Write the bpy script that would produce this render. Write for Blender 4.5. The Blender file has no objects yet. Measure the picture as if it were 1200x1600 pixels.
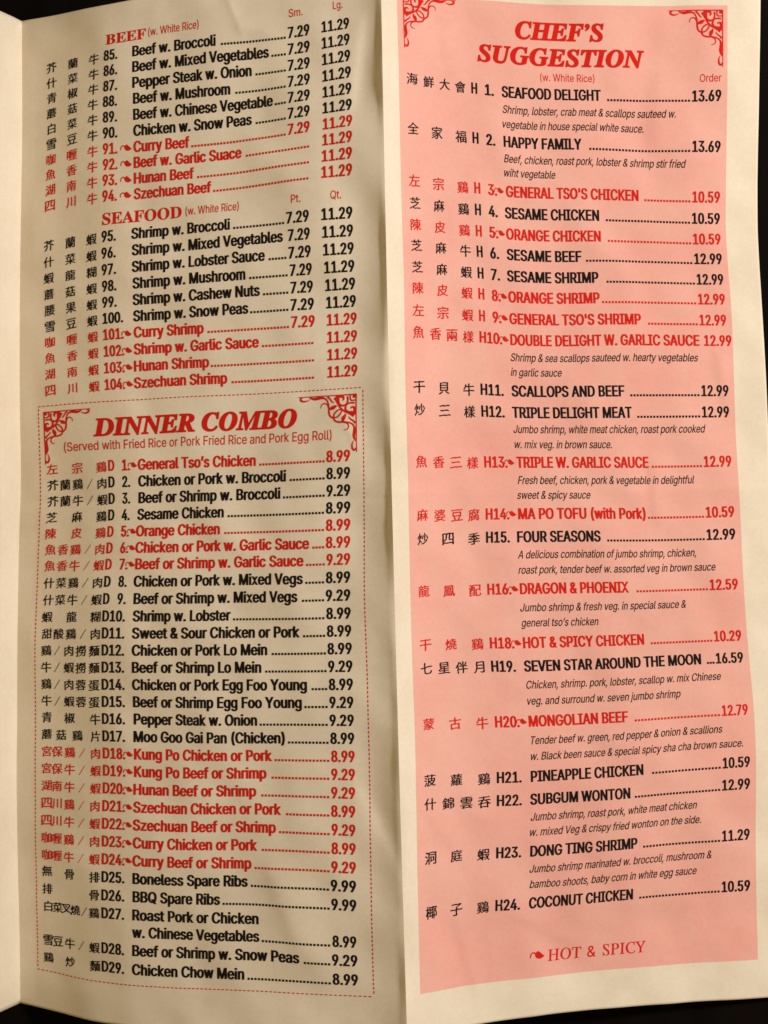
# A folded paper take-out menu standing slightly tented on a dark table, lit by a warm lamp from the right.
import bpy, math
import numpy as np

scene = bpy.context.scene
C = scene.collection

# ------------------------------------------------------------------ camera, world, lamps, exposure
cam_data = bpy.data.cameras.new('camera')
cam = bpy.data.objects.new('camera', cam_data)
C.objects.link(cam)
cam.location = [0.04397, 0.0, 0.47376]
cam.rotation_euler = (0.0, 0.095739, 0.0)
cam_data.sensor_fit = 'VERTICAL'
cam_data.sensor_height = 24.0
cam_data.lens = 39.0
cam_data.clip_start = 0.01
cam_data.clip_end = 20.0
scene.camera = cam

world = bpy.data.worlds.new('World')
scene.world = world
world.use_nodes = True
bg = world.node_tree.nodes['Background']
bg.inputs['Color'].default_value = (1.0, 0.67, 0.20, 1)
bg.inputs['Strength'].default_value = 0.225


def area_lamp(name, loc, target, size, power, color):
    d = bpy.data.lights.new(name, 'AREA')
    d.shape = 'DISK'
    d.size = size
    d.energy = power
    d.color = color
    o = bpy.data.objects.new(name, d)
    C.objects.link(o)
    o.location = loc
    v = np.array(target) - np.array(loc)
    v = v / np.linalg.norm(v)
    from mathutils import Vector
    o.rotation_euler = Vector(v).to_track_quat('-Z', 'Y').to_euler()
    return o


area_lamp('ceiling_lamp', (0.70, 0.27, 0.60), (0.0, 0.05, 0.0), 0.11, 9.0, (1.0, 0.905, 0.815))

scene.view_settings.view_transform = 'Standard'
scene.view_settings.look = 'None'
scene.view_settings.exposure = 0.0
scene.view_settings.gamma = 1.0
scene.view_settings.use_curve_mapping = False
scene.render.engine = 'CYCLES'
scene.cycles.max_bounces = 8
scene.cycles.filter_width = 1.55


# ------------------------------------------------------------------ materials
def nodes(name):
    m = bpy.data.materials.new(name)
    m.use_nodes = True
    t = m.node_tree
    return m, t, t.nodes['Principled BSDF']


def noise(t, scale, detail=4.0, rough=0.6, vec=None):
    n = t.nodes.new('ShaderNodeTexNoise')
    n.inputs['Scale'].default_value = scale
    n.inputs['Detail'].default_value = detail
    n.inputs['Roughness'].default_value = rough
    if vec is not None:
        t.links.new(vec, n.inputs['Vector'])
    return n


def ramp(t, fac, stops):
    r = t.nodes.new('ShaderNodeValToRGB')
    el = r.color_ramp.elements
    while len(el) < len(stops):
        el.new(0.5)
    for e, (p, c) in zip(el, stops):
        e.position = p
        e.color = (c[0], c[1], c[2], 1)
    t.links.new(fac, r.inputs['Fac'])
    return r


def mul(t, a, b, fac=1.0):
    n = t.nodes.new('ShaderNodeMix')
    n.data_type = 'RGBA'
    n.blend_type = 'MULTIPLY'
    n.inputs['Factor'].default_value = fac
    t.links.new(a, n.inputs['A'])
    t.links.new(b, n.inputs['B'])
    return n.outputs['Result']


def paper_material(name, col, dark=(0.90, 0.885, 0.85)):
    m, t, b = nodes(name)
    co = t.nodes.new('ShaderNodeTexCoord').outputs['Object']
    blot = noise(t, 38.0, 5.0, 0.65, co)           # handling stains, a few cm across
    base = ramp(t, blot.outputs['Fac'], [(0.28, [c * k for c, k in zip(col, dark)]),
                                         (0.62, col)])
    speck = noise(t, 900.0, 3.0, 0.7, co)          # pulp flecks
    fl = ramp(t, speck.outputs['Fac'], [(0.30, (0.955, 0.95, 0.94)), (0.60, (1.0, 1.0, 1.0))])
    out = mul(t, base.outputs['Color'], fl.outputs['Color'])
    t.links.new(out, b.inputs['Base Color'])
    b.inputs['Roughness'].default_value = 0.75
    b.inputs['Specular IOR Level'].default_value = 0.12
    fib = noise(t, 1500.0, 4.0, 0.7, co)
    bump = t.nodes.new('ShaderNodeBump')
    bump.inputs['Strength'].default_value = 0.06
    bump.inputs['Distance'].default_value = 0.0003
    t.links.new(fib.outputs['Fac'], bump.inputs['Height'])
    t.links.new(bump.outputs['Normal'], b.inputs['Normal'])
    return m


def ink_material(name, col, vary=0.25):
    m, t, b = nodes(name)
    co = t.nodes.new('ShaderNodeTexCoord').outputs['Object']
    n = noise(t, 1600.0, 2.0, 0.6, co)
    r = ramp(t, n.outputs['Fac'], [(0.3, [min(1, c * (1 + vary) + 0.006) for c in col]), (0.7, col)])
    t.links.new(r.outputs['Color'], b.inputs['Base Color'])
    b.inputs['Roughness'].default_value = 0.8
    b.inputs['Specular IOR Level'].default_value = 0.05
    return m


PAPER = paper_material('uncoated_paper', (0.80, 0.74, 0.64))
PINK = paper_material('pink_printed_tint', (0.80, 0.445, 0.395), (0.97, 0.84, 0.85))
BLACK = ink_material('black_ink', (0.009, 0.007, 0.007))
RED = ink_material('red_ink', (0.56, 0.014, 0.007), 0.1)

TABLE, tt, tb = nodes('dark_stained_wood')
tco = tt.nodes.new('ShaderNodeTexCoord').outputs['Object']
tmap = tt.nodes.new('ShaderNodeMapping')
tmap.inputs['Scale'].default_value = (14.0, 1.2, 14.0)
tt.links.new(tco, tmap.inputs['Vector'])
tn = noise(tt, 9.0, 8.0, 0.62, tmap.outputs['Vector'])
tr = ramp(tt, tn.outputs['Fac'], [(0.35, (0.0022, 0.0014, 0.0011)), (0.70, (0.005, 0.0036, 0.003))])
tt.links.new(tr.outputs['Color'], tb.inputs['Base Color'])
tb.inputs['Roughness'].default_value = 0.6
tb.inputs['Specular IOR Level'].default_value = 0.05

# ------------------------------------------------------------------ the sheet's shape
# Control nets of the bent paper in millimetres: columns across a panel, points down the panel.
# s runs across the panel and t down it, in print units of about 0.17 mm.
NET_LEFT = [[-105.75,141.45,6.47,-105.72,131.98,6.37,-105.70,122.44,6.27,-105.74,112.78,6.12,-105.91,103.03,5.90,-106.16,93.12,5.63,-106.41,83.08,5.36,-106.65,73.04,5.09,-106.84,63.15,4.85,-106.96,53.35,4.64,-107.04,43.59,4.45,-107.07,33.84,4.29,-106.95,24.11,4.21,-106.76,14.36,4.16,-106.94,4.52,3.91,-107.44,-5.41,3.47,-107.77,-15.40,3.13,-108.02,-25.40,2.83,-108.30,-35.39,2.51,-108.44,-45.36,2.25,-108.53,-55.31,2.03,-108.71,-65.28,1.75,-108.92,-75.27,1.46,-108.89,-85.24,1.29,-108.79,-95.10,1.16,-108.62,-104.83,1.07,-108.38,-114.48,1.02,-108.17,-124.05,0.94,-108.08,-133.60,0.81,-108.10,-143.25,0.60],
[-96.47,141.13,11.55,-96.53,131.83,11.40,-96.60,122.44,11.25,-96.66,112.90,11.10,-96.85,103.29,10.87,-97.07,93.40,10.62,-97.31,83.28,10.36,-97.57,73.17,10.08,-97.69,63.35,9.87,-97.69,53.61,9.73,-97.64,43.88,9.62,-97.54,34.16,9.53,-97.17,24.40,9.58,-96.66,14.63,9.71,-96.55,4.79,9.61,-97.12,-5.13,9.15,-97.74,-15.08,8.64,-98.25,-25.03,8.20,-98.68,-34.99,7.79,-98.86,-44.95,7.52,-98.91,-54.87,7.32,-98.97,-64.79,7.11,-99.08,-74.72,6.87,-99.14,-84.74,6.65,-99.12,-94.65,6.48,-99.02,-104.40,6.35,-98.97,-114.18,6.19,-98.86,-123.89,6.06,-98.81,-133.51,5.90,-98.82,-143.32,5.70],
[-87.47,140.88,16.36,-87.58,131.69,16.20,-87.74,122.44,16.01,-87.95,113.10,15.78,-88.12,103.54,15.58,-88.28,93.64,15.37,-88.49,83.50,15.13,-88.73,73.40,14.86,-88.78,63.58,14.70,-88.69,53.86,14.62,-88.51,44.16,14.57,-88.24,34.43,14.58,-87.72,24.65,14.71,-87.18,14.86,14.85,-87.06,5.00,14.76,-87.50,-4.89,14.38,-88.19,-14.77,13.85,-88.85,-24.64,13.33,-89.34,-34.58,12.90,-89.58,-44.56,12.60,-89.64,-54.47,12.40,-89.62,-64.35,12.23,-89.64,-74.25,12.04,-89.74,-84.21,11.81,-89.82,-94.15,11.58,-89.85,-104.03,11.38,-89.88,-113.87,11.17,-89.87,-123.66,10.99,-89.83,-133.45,10.82,-89.79,-143.37,10.64],
[-78.92,140.84,20.46,-79.03,131.67,20.33,-79.20,122.46,20.16,-79.50,113.16,19.93,-79.59,103.60,19.79,-79.67,93.70,19.65,-79.86,83.60,19.45,-80.11,73.60,19.22,-80.08,63.82,19.11,-79.89,54.10,19.08,-79.65,44.38,19.07,-79.33,34.62,19.09,-78.78,24.83,19.22,-78.26,15.03,19.33,-78.16,5.17,19.24,-78.54,-4.71,18.93,-79.24,-14.51,18.46,-79.89,-24.31,18.00,-80.37,-34.21,17.61,-80.61,-44.21,17.33,-80.63,-54.09,17.16,-80.55,-63.93,17.04,-80.51,-73.78,16.89,-80.65,-83.68,16.64,-80.81,-93.63,16.39,-80.92,-103.60,16.15,-81.00,-113.49,15.93,-81.05,-123.32,15.72,-81.03,-133.18,15.54,-80.97,-143.23,15.38],
[-70.96,141.18,23.21,-71.06,131.99,23.12,-71.18,122.67,23.01,-71.28,113.12,22.91,-71.31,103.43,22.83,-71.37,93.59,22.74,-71.54,83.69,22.61,-71.75,73.85,22.47,-71.68,64.07,22.40,-71.47,54.31,22.38,-71.23,44.55,22.36,-70.96,34.77,22.36,-70.49,24.99,22.41,-70.08,15.17,22.43,-70.02,5.31,22.36,-70.34,-4.53,22.16,-70.91,-14.33,21.87,-71.46,-24.13,21.58,-71.86,-33.98,21.31,-72.03,-43.87,21.13,-71.97,-53.72,21.03,-71.85,-63.55,20.95,-71.79,-73.38,20.84,-71.93,-83.24,20.65,-72.09,-93.15,20.45,-72.20,-103.08,20.25,-72.30,-112.98,20.07,-72.36,-122.86,19.89,-72.37,-132.79,19.73,-72.41,-142.87,19.54],
[-63.36,141.82,25.01,-63.42,132.46,24.95,-63.45,122.96,24.88,-63.45,113.25,24.83,-63.43,103.43,24.77,-63.47,93.62,24.70,-63.59,83.87,24.61,-63.70,74.14,24.52,-63.63,64.35,24.47,-63.46,54.56,24.44,-63.26,44.78,24.41,-63.03,35.01,24.39,-62.71,25.22,24.39,-62.46,15.38,24.37,-62.45,5.52,24.30,-62.70,-4.32,24.16,-63.12,-14.14,23.99,-63.53,-23.95,23.81,-63.83,-33.78,23.65,-63.94,-43.62,23.54,-63.88,-53.45,23.46,-63.78,-63.28,23.39,-63.73,-73.10,23.31,-63.82,-82.94,23.20,-63.93,-92.80,23.06,-64.03,-102.67,22.93,-64.12,-112.56,22.80,-64.18,-122.47,22.68,-64.23,-132.42,22.56,-64.30,-142.45,22.42],
[-55.91,142.42,26.54,-55.89,132.88,26.49,-55.86,123.23,26.45,-55.81,113.40,26.40,-55.77,103.50,26.35,-55.77,93.71,26.29,-55.80,84.06,26.23,-55.82,74.41,26.16,-55.76,64.61,26.11,-55.64,54.77,26.07,-55.48,44.99,26.04,-55.32,35.27,26.00,-55.15,25.48,25.97,-55.05,15.61,25.92,-55.09,5.74,25.84,-55.29,-4.11,25.73,-55.58,-13.93,25.59,-55.87,-23.75,25.46,-56.09,-33.57,25.34,-56.17,-43.39,25.24,-56.15,-53.22,25.16,-56.09,-63.04,25.09,-56.07,-72.85,25.02,-56.10,-82.67,24.92,-56.17,-92.50,24.82,-56.25,-102.34,24.72,-56.32,-112.21,24.61,-56.38,-122.12,24.51,-56.44,-132.09,24.40,-56.51,-142.08,24.29],
[-48.53,142.86,28.01,-48.45,133.20,27.98,-48.37,123.45,27.94,-48.29,113.53,27.90,-48.22,103.65,27.86,-48.17,93.90,27.81,-48.13,84.27,27.76,-48.08,74.66,27.71,-48.01,64.86,27.66,-47.92,54.97,27.61,-47.82,45.14,27.57,-47.73,35.44,27.52,-47.68,25.66,27.46,-47.69,15.79,27.39,-47.79,5.93,27.30,-47.96,-3.90,27.20,-48.17,-13.71,27.08,-48.36,-23.51,26.97,-48.51,-33.32,26.86,-48.57,-43.15,26.77,-48.57,-52.98,26.69,-48.54,-62.78,26.62,-48.52,-72.58,26.54,-48.53,-82.37,26.46,-48.56,-92.17,26.37,-48.61,-101.98,26.27,-48.67,-111.83,26.17,-48.72,-121.72,26.07,-48.77,-131.68,25.97,-48.81,-141.66,25.87],
[-41.22,143.11,29.46,-41.10,133.35,29.43,-40.98,123.54,29.40,-40.86,113.68,29.37,-40.75,103.94,29.33,-40.65,94.27,29.30,-40.56,84.65,29.26,-40.47,75.00,29.21,-40.39,65.14,29.17,-40.31,55.23,29.12,-40.25,45.37,29.07,-40.23,35.58,29.00,-40.26,25.77,28.93,-40.35,15.94,28.84,-40.49,6.11,28.75,-40.66,-3.70,28.64,-40.82,-13.49,28.54,-40.95,-23.27,28.44,-41.03,-33.07,28.35,-41.06,-42.90,28.26,-41.05,-52.73,28.19,-41.02,-62.53,28.11,-41.00,-72.29,28.04,-40.99,-82.04,27.96,-41.00,-91.82,27.87,-41.02,-101.63,27.78,-41.05,-111.44,27.69,-41.08,-121.30,27.60,-41.09,-131.24,27.50,-41.10,-141.24,27.41],
[-34.00,143.27,30.89,-33.83,133.47,30.87,-33.67,123.69,30.85,-33.52,113.98,30.82,-33.37,104.38,30.80,-33.24,94.78,30.77,-33.11,85.11,30.73,-32.99,75.35,30.70,-32.88,65.44,30.66,-32.80,55.51,30.61,-32.76,45.61,30.55,-32.78,35.76,30.48,-32.88,25.93,30.39,-33.02,16.10,30.30,-33.20,6.29,30.19,-33.36,-3.50,30.09,-33.49,-13.29,29.99,-33.57,-23.07,29.90,-33.60,-32.85,29.82,-33.58,-42.66,29.74,-33.54,-52.49,29.68,-33.48,-62.28,29.61,-33.44,-72.00,29.53,-33.41,-81.73,29.46,-33.41,-91.51,29.38,-33.41,-101.33,29.29,-33.41,-111.14,29.20,-33.39,-121.00,29.12,-33.36,-130.92,29.03,-33.32,-140.89,28.95],
[-26.85,143.46,32.30,-26.65,133.69,32.29,-26.46,123.97,32.27,-26.27,114.38,32.26,-26.09,104.91,32.24,-25.93,95.34,32.21,-25.79,85.61,32.18,-25.64,75.73,32.15,-25.50,65.76,32.12,-25.39,55.77,32.07,-25.34,45.83,32.02,-25.38,35.99,31.94,-25.51,26.18,31.85,-25.69,16.36,31.75,-25.88,6.55,31.64,-26.05,-3.26,31.54,-26.16,-13.09,31.44,-26.19,-22.87,31.36,-26.16,-32.64,31.29,-26.07,-42.42,31.23,-25.96,-52.24,31.17,-25.87,-62.02,31.11,-25.80,-71.76,31.05,-25.76,-81.49,30.97,-25.74,-91.29,30.89,-25.72,-101.14,30.81,-25.68,-110.99,30.73,-25.62,-120.86,30.66,-25.53,-130.75,30.59,-25.41,-140.61,30.52],
[-19.78,143.75,33.70,-19.56,134.10,33.69,-19.33,124.47,33.69,-19.11,114.92,33.68,-18.90,105.46,33.66,-18.73,95.88,33.64,-18.60,86.09,33.61,-18.45,76.08,33.58,-18.26,66.05,33.55,-18.09,56.02,33.52,-18.00,46.07,33.47,-18.02,36.27,33.40,-18.17,26.48,33.30,-18.35,16.68,33.20,-18.53,6.87,33.09,-18.67,-2.97,32.99,-18.76,-12.85,32.91,-18.74,-22.63,32.83,-18.63,-32.38,32.78,-18.45,-42.18,32.74,-18.28,-51.99,32.70,-18.14,-61.80,32.64,-18.05,-71.58,32.58,-17.98,-81.36,32.51,-17.93,-91.19,32.44,-17.89,-101.06,32.36,-17.81,-110.91,32.29,-17.70,-120.74,32.22,-17.53,-130.54,32.17,-17.31,-140.32,32.12],
[-12.78,144.09,35.09,-12.54,134.67,35.08,-12.30,125.21,35.08,-12.05,115.66,35.07,-11.81,106.07,35.07,-11.64,96.37,35.04,-11.54,86.47,35.01,-11.40,76.38,34.97,-11.15,66.32,34.96,-10.91,56.28,34.94,-10.75,46.35,34.91,-10.75,36.57,34.84,-10.89,26.80,34.75,-11.00,17.00,34.66,-11.09,7.18,34.57,-11.19,-2.67,34.48,-11.23,-12.54,34.39,-11.16,-22.32,34.34,-10.96,-32.09,34.30,-10.68,-41.91,34.28,-10.44,-51.76,34.25,-10.28,-61.61,34.20,-10.15,-71.45,34.14,-10.05,-81.27,34.08,-9.95,-91.13,34.02,-9.87,-101.03,33.95,-9.73,-110.85,33.89,-9.58,-120.62,33.83,-9.33,-130.31,33.79,-8.99,-139.98,33.77],
[-5.83,144.40,36.46,-5.60,135.18,36.46,-5.36,125.86,36.45,-5.11,116.34,36.45,-4.85,106.65,36.45,-4.69,96.82,36.42,-4.59,86.81,36.38,-4.45,76.67,36.35,-4.17,66.59,36.34,-3.88,56.56,36.33,-3.68,46.65,36.31,-3.65,36.89,36.25,-3.70,27.13,36.17,-3.60,17.31,36.12,-3.51,7.48,36.07,-3.52,-2.37,35.99,-3.49,-12.22,35.93,-3.35,-22.01,35.88,-3.05,-31.80,35.87,-2.70,-41.65,35.86,-2.42,-51.54,35.83,-2.26,-61.44,35.79,-2.12,-71.32,35.73,-1.94,-81.19,35.68,-1.74,-91.07,35.64,-1.57,-100.95,35.59,-1.37,-110.74,35.54,-1.17,-120.44,35.49,-0.86,-130.05,35.47,-0.42,-139.60,35.46],
[1.19,144.62,37.85,1.35,135.58,37.83,1.52,126.38,37.82,1.70,116.92,37.80,1.89,107.19,37.78,2.08,97.26,37.76,2.29,87.16,37.74,2.50,77.01,37.72,2.72,66.90,37.70,2.93,56.89,37.68,3.15,46.99,37.66,3.38,37.19,37.64,3.61,27.41,37.62,3.84,17.60,37.59,4.08,7.78,37.57,4.32,-2.06,37.55,4.57,-11.89,37.52,4.82,-21.70,37.50,5.08,-31.53,37.47,5.34,-41.41,37.45,5.61,-51.32,37.42,5.89,-61.25,37.40,6.17,-71.18,37.37,6.45,-81.09,37.34,6.74,-90.98,37.32,7.03,-100.82,37.29,7.32,-110.56,37.26,7.62,-120.19,37.23,7.91,-129.72,37.20,8.21,-139.18,37.17]]
NET_RIGHT = [[1.17,146.02,37.85,1.32,137.31,37.84,1.48,128.66,37.82,1.65,119.79,37.80,1.82,110.41,37.79,2.02,100.44,37.77,2.23,90.12,37.75,2.44,79.78,37.73,2.66,69.54,37.71,2.88,59.32,37.69,3.11,48.93,37.66,3.35,38.37,37.64,3.60,27.79,37.62,3.85,17.28,37.59,4.10,6.87,37.57,4.36,-3.44,37.54,4.61,-13.59,37.52,4.87,-23.60,37.49,5.13,-33.51,37.47,5.40,-43.44,37.45,5.67,-53.42,37.42,5.95,-63.47,37.39,6.24,-73.61,37.36,6.53,-83.90,37.34,6.84,-94.39,37.31,7.16,-105.08,37.28,7.48,-115.85,37.24,7.81,-126.49,37.21,8.13,-136.74,37.18,8.46,-146.88,37.15],
[7.44,147.38,32.21,7.62,138.35,32.18,7.85,129.42,32.12,8.10,120.34,32.04,8.33,110.77,31.98,8.52,100.56,31.98,8.72,90.04,31.96,9.01,79.67,31.88,9.40,69.54,31.73,9.71,59.42,31.63,9.84,49.03,31.70,9.97,38.36,31.75,10.16,27.76,31.77,10.50,17.28,31.68,10.77,6.86,31.65,10.93,-3.49,31.70,11.09,-13.72,31.75,11.33,-23.74,31.73,11.60,-33.67,31.71,11.96,-43.71,31.61,12.40,-53.83,31.45,12.70,-63.99,31.42,12.90,-74.18,31.45,13.05,-84.39,31.54,13.10,-94.75,31.71,13.22,-105.31,31.84,13.41,-115.95,31.92,13.62,-126.53,31.99,14.08,-136.83,31.84,14.55,-147.05,31.68],
[14.03,148.44,27.57,14.24,139.11,27.53,14.46,129.78,27.48,14.70,120.31,27.43,14.92,110.50,27.39,15.13,100.27,27.37,15.41,89.82,27.31,15.76,79.51,27.21,16.21,69.38,27.05,16.57,59.23,26.95,16.73,48.85,26.97,16.86,38.26,27.01,17.09,27.71,27.00,17.50,17.25,26.88,17.82,6.84,26.81,17.98,-3.51,26.84,18.14,-13.75,26.88,18.39,-23.81,26.86,18.74,-33.79,26.78,19.21,-43.88,26.64,19.76,-54.12,26.45,20.14,-64.38,26.37,20.31,-74.61,26.41,20.33,-84.79,26.55,20.27,-95.06,26.73,20.24,-105.45,26.89,20.29,-115.93,27.02,20.41,-126.36,27.12,20.66,-136.64,27.13,20.97,-146.89,27.11],
[20.86,149.13,24.02,21.08,139.47,23.98,21.29,129.76,23.95,21.51,119.93,23.92,21.72,109.91,23.89,21.96,99.71,23.85,22.32,89.36,23.77,22.67,79.13,23.69,23.15,69.01,23.55,23.55,58.81,23.46,23.77,48.47,23.44,23.91,37.99,23.46,24.18,27.57,23.42,24.75,17.19,23.26,25.17,6.83,23.16,25.33,-3.49,23.18,25.48,-13.73,23.20,25.80,-23.84,23.15,26.23,-33.86,23.05,26.80,-43.99,22.90,27.49,-54.32,22.71,27.96,-64.64,22.61,28.12,-74.89,22.63,28.06,-85.05,22.75,27.92,-95.23,22.90,27.79,-105.46,23.06,27.69,-115.77,23.21,27.66,-126.04,23.33,27.69,-136.25,23.42,27.78,-146.48,23.50],
[27.87,149.49,21.31,28.09,139.56,21.28,28.31,129.56,21.25,28.54,119.43,21.22,28.80,109.24,21.18,29.13,99.02,21.12,29.50,88.81,21.04,29.80,78.59,20.99,30.17,68.38,20.92,30.56,58.15,20.84,30.90,47.90,20.79,31.15,37.63,20.76,31.51,27.35,20.69,32.11,17.08,20.55,32.59,6.81,20.46,32.83,-3.43,20.44,33.03,-13.65,20.43,33.43,-23.84,20.36,33.96,-34.02,20.26,34.59,-44.24,20.12,35.33,-54.51,19.95,35.85,-64.79,19.85,36.06,-75.04,19.84,35.99,-85.20,19.93,35.83,-95.36,20.04,35.62,-105.49,20.18,35.38,-115.60,20.32,35.17,-125.71,20.46,35.02,-135.84,20.59,34.91,-146.00,20.70],
[35.02,149.65,19.14,35.25,139.54,19.11,35.48,129.37,19.08,35.73,119.14,19.04,36.04,108.88,19.00,36.39,98.65,18.93,36.73,88.44,18.88,36.98,78.21,18.85,37.28,67.99,18.80,37.66,57.79,18.74,38.07,47.60,18.67,38.44,37.42,18.61,38.87,27.23,18.53,39.46,17.04,18.42,39.96,6.84,18.33,40.30,-3.35,18.28,40.61,-13.57,18.24,41.09,-23.79,18.16,41.68,-34.03,18.05,42.33,-44.26,17.92,43.02,-54.49,17.79,43.54,-64.72,17.70,43.80,-74.92,17.68,43.79,-85.08,17.73,43.66,-95.22,17.82,43.41,-105.30,17.93,43.10,-115.33,18.06,42.79,-125.35,18.20,42.52,-135.42,18.33,42.28,-145.50,18.45],
[42.30,149.69,17.26,42.53,139.49,17.23,42.77,129.28,17.20,43.03,119.06,17.17,43.33,108.83,17.12,43.64,98.60,17.07,43.95,88.36,17.03,44.22,78.13,17.00,44.51,67.93,16.96,44.88,57.75,16.90,45.29,47.58,16.84,45.73,37.41,16.76,46.21,27.23,16.68,46.74,17.05,16.59,47.25,6.88,16.50,47.69,-3.29,16.43,48.14,-13.49,16.36,48.67,-23.73,16.27,49.27,-33.95,16.17,49.91,-44.16,16.06,50.52,-54.36,15.95,51.00,-64.53,15.88,51.28,-74.68,15.85,51.35,-84.80,15.88,51.26,-94.87,15.94,51.04,-104.91,16.03,50.74,-114.91,16.15,50.42,-124.93,16.27,50.11,-134.98,16.39,49.82,-145.04,16.50],
[49.68,149.74,15.52,49.90,139.50,15.50,50.13,129.30,15.47,50.38,119.11,15.44,50.65,108.92,15.40,50.93,98.70,15.37,51.20,88.42,15.33,51.49,78.20,15.29,51.79,68.06,15.25,52.15,57.92,15.20,52.56,47.73,15.14,53.01,37.52,15.06,53.51,27.30,14.98,54.02,17.09,14.90,54.53,6.91,14.82,55.04,-3.25,14.73,55.57,-13.44,14.65,56.14,-23.66,14.55,56.75,-33.84,14.45,57.35,-43.99,14.35,57.90,-54.12,14.26,58.35,-64.26,14.20,58.63,-74.37,14.17,58.76,-84.42,14.18,58.72,-94.42,14.22,58.56,-104.42,14.30,58.31,-114.43,14.39,58.03,-124.45,14.50,57.74,-134.52,14.60,57.46,-144.61,14.71],
[57.17,149.88,13.84,57.37,139.63,13.81,57.57,129.41,13.79,57.79,119.21,13.77,58.01,109.00,13.75,58.25,98.75,13.72,58.51,88.45,13.69,58.79,78.27,13.65,59.10,68.21,13.61,59.46,58.13,13.56,59.87,47.94,13.50,60.31,37.69,13.43,60.80,27.40,13.35,61.29,17.13,13.27,61.81,6.91,13.19,62.35,-3.26,13.10,62.92,-13.42,13.00,63.52,-23.59,12.90,64.13,-33.69,12.80,64.72,-43.75,12.71,65.24,-53.81,12.62,65.66,-63.90,12.57,65.95,-73.99,12.54,66.10,-83.99,12.54,66.11,-93.92,12.57,66.02,-103.93,12.63,65.84,-113.95,12.71,65.63,-123.98,12.79,65.41,-134.10,12.88,65.18,-144.23,12.97],
[64.75,150.11,12.16,64.92,139.85,12.15,65.09,129.59,12.13,65.25,119.32,12.12,65.42,109.03,12.11,65.61,98.70,12.09,65.83,88.40,12.07,66.10,78.24,12.04,66.43,68.22,11.99,66.80,58.22,11.94,67.21,48.10,11.87,67.65,37.83,11.81,68.11,27.50,11.73,68.59,17.17,11.66,69.10,6.89,11.58,69.65,-3.30,11.49,70.24,-13.41,11.39,70.84,-23.49,11.29,71.46,-33.49,11.19,72.05,-43.47,11.09,72.58,-53.47,11.01,73.00,-63.48,10.95,73.30,-73.51,10.92,73.46,-83.50,10.92,73.50,-93.45,10.95,73.46,-103.48,10.99,73.36,-113.54,11.05,73.23,-123.62,11.12,73.10,-133.77,11.19,72.96,-143.91,11.26],
[72.42,150.39,10.48,72.54,140.11,10.47,72.67,129.80,10.47,72.79,119.47,10.47,72.90,109.09,10.47,73.02,98.67,10.47,73.18,88.31,10.46,73.43,78.14,10.43,73.78,68.15,10.38,74.20,58.21,10.31,74.62,48.15,10.25,75.04,37.92,10.18,75.47,27.59,10.12,75.93,17.25,10.05,76.44,6.96,9.97,76.97,-3.23,9.88,77.55,-13.31,9.79,78.15,-23.31,9.69,78.78,-33.24,9.58,79.42,-43.16,9.47,79.99,-53.10,9.38,80.44,-63.07,9.32,80.73,-73.04,9.29,80.87,-83.03,9.29,80.92,-93.05,9.32,80.92,-103.11,9.36,80.90,-113.21,9.40,80.87,-123.33,9.44,80.83,-133.48,9.49,80.80,-143.63,9.54],
[80.16,150.70,8.78,80.24,140.38,8.79,80.32,130.05,8.79,80.39,119.67,8.80,80.44,109.23,8.81,80.47,98.72,8.84,80.52,88.25,8.85,80.73,78.01,8.83,81.14,68.06,8.77,81.67,58.16,8.68,82.13,48.14,8.61,82.50,37.97,8.55,82.88,27.69,8.50,83.33,17.37,8.43,83.84,7.10,8.35,84.37,-3.07,8.27,84.90,-13.13,8.18,85.48,-23.11,8.08,86.14,-33.00,7.97,86.85,-42.84,7.85,87.53,-52.76,7.73,88.03,-62.68,7.66,88.29,-72.61,7.63,88.38,-82.61,7.65,88.41,-92.68,7.68,88.45,-102.80,7.71,88.51,-112.92,7.73,88.57,-123.07,7.76,88.63,-133.22,7.78,88.69,-143.38,7.81],
[87.99,151.02,7.07,88.00,140.67,7.09,88.03,130.31,7.11,88.06,119.92,7.12,88.04,109.44,7.15,87.98,98.87,7.19,87.89,88.29,7.24,88.01,77.99,7.24,88.53,68.07,7.15,89.23,58.19,7.03,89.72,48.17,6.95,90.03,38.04,6.90,90.35,27.80,6.86,90.80,17.51,6.79,91.35,7.27,6.71,91.88,-2.87,6.62,92.36,-12.92,6.55,92.89,-22.92,6.46,93.59,-32.80,6.34,94.40,-42.62,6.20,95.25,-52.49,6.04,95.79,-62.34,5.96,96.00,-72.20,5.95,96.00,-82.21,5.98,96.01,-92.34,6.02,96.11,-102.51,6.03,96.25,-112.67,6.04,96.39,-122.82,6.04,96.52,-132.99,6.05,96.65,-143.16,6.07],
[95.90,151.35,5.34,95.84,140.96,5.37,95.80,130.57,5.41,95.74,120.15,5.44,95.65,109.65,5.49,95.51,99.06,5.54,95.35,88.46,5.61,95.40,78.14,5.62,95.99,68.17,5.52,96.77,58.25,5.38,97.31,48.22,5.29,97.65,38.10,5.24,97.98,27.90,5.20,98.42,17.65,5.13,99.00,7.45,5.03,99.52,-2.66,4.95,99.98,-12.70,4.88,100.50,-22.72,4.80,101.25,-32.60,4.67,102.14,-42.40,4.50,103.10,-52.23,4.33,103.67,-62.03,4.24,103.85,-71.86,4.23,103.80,-81.86,4.28,103.82,-92.02,4.31,103.98,-102.23,4.31,104.17,-112.41,4.30,104.35,-122.58,4.30,104.52,-132.77,4.30,104.68,-142.96,4.31],
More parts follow.
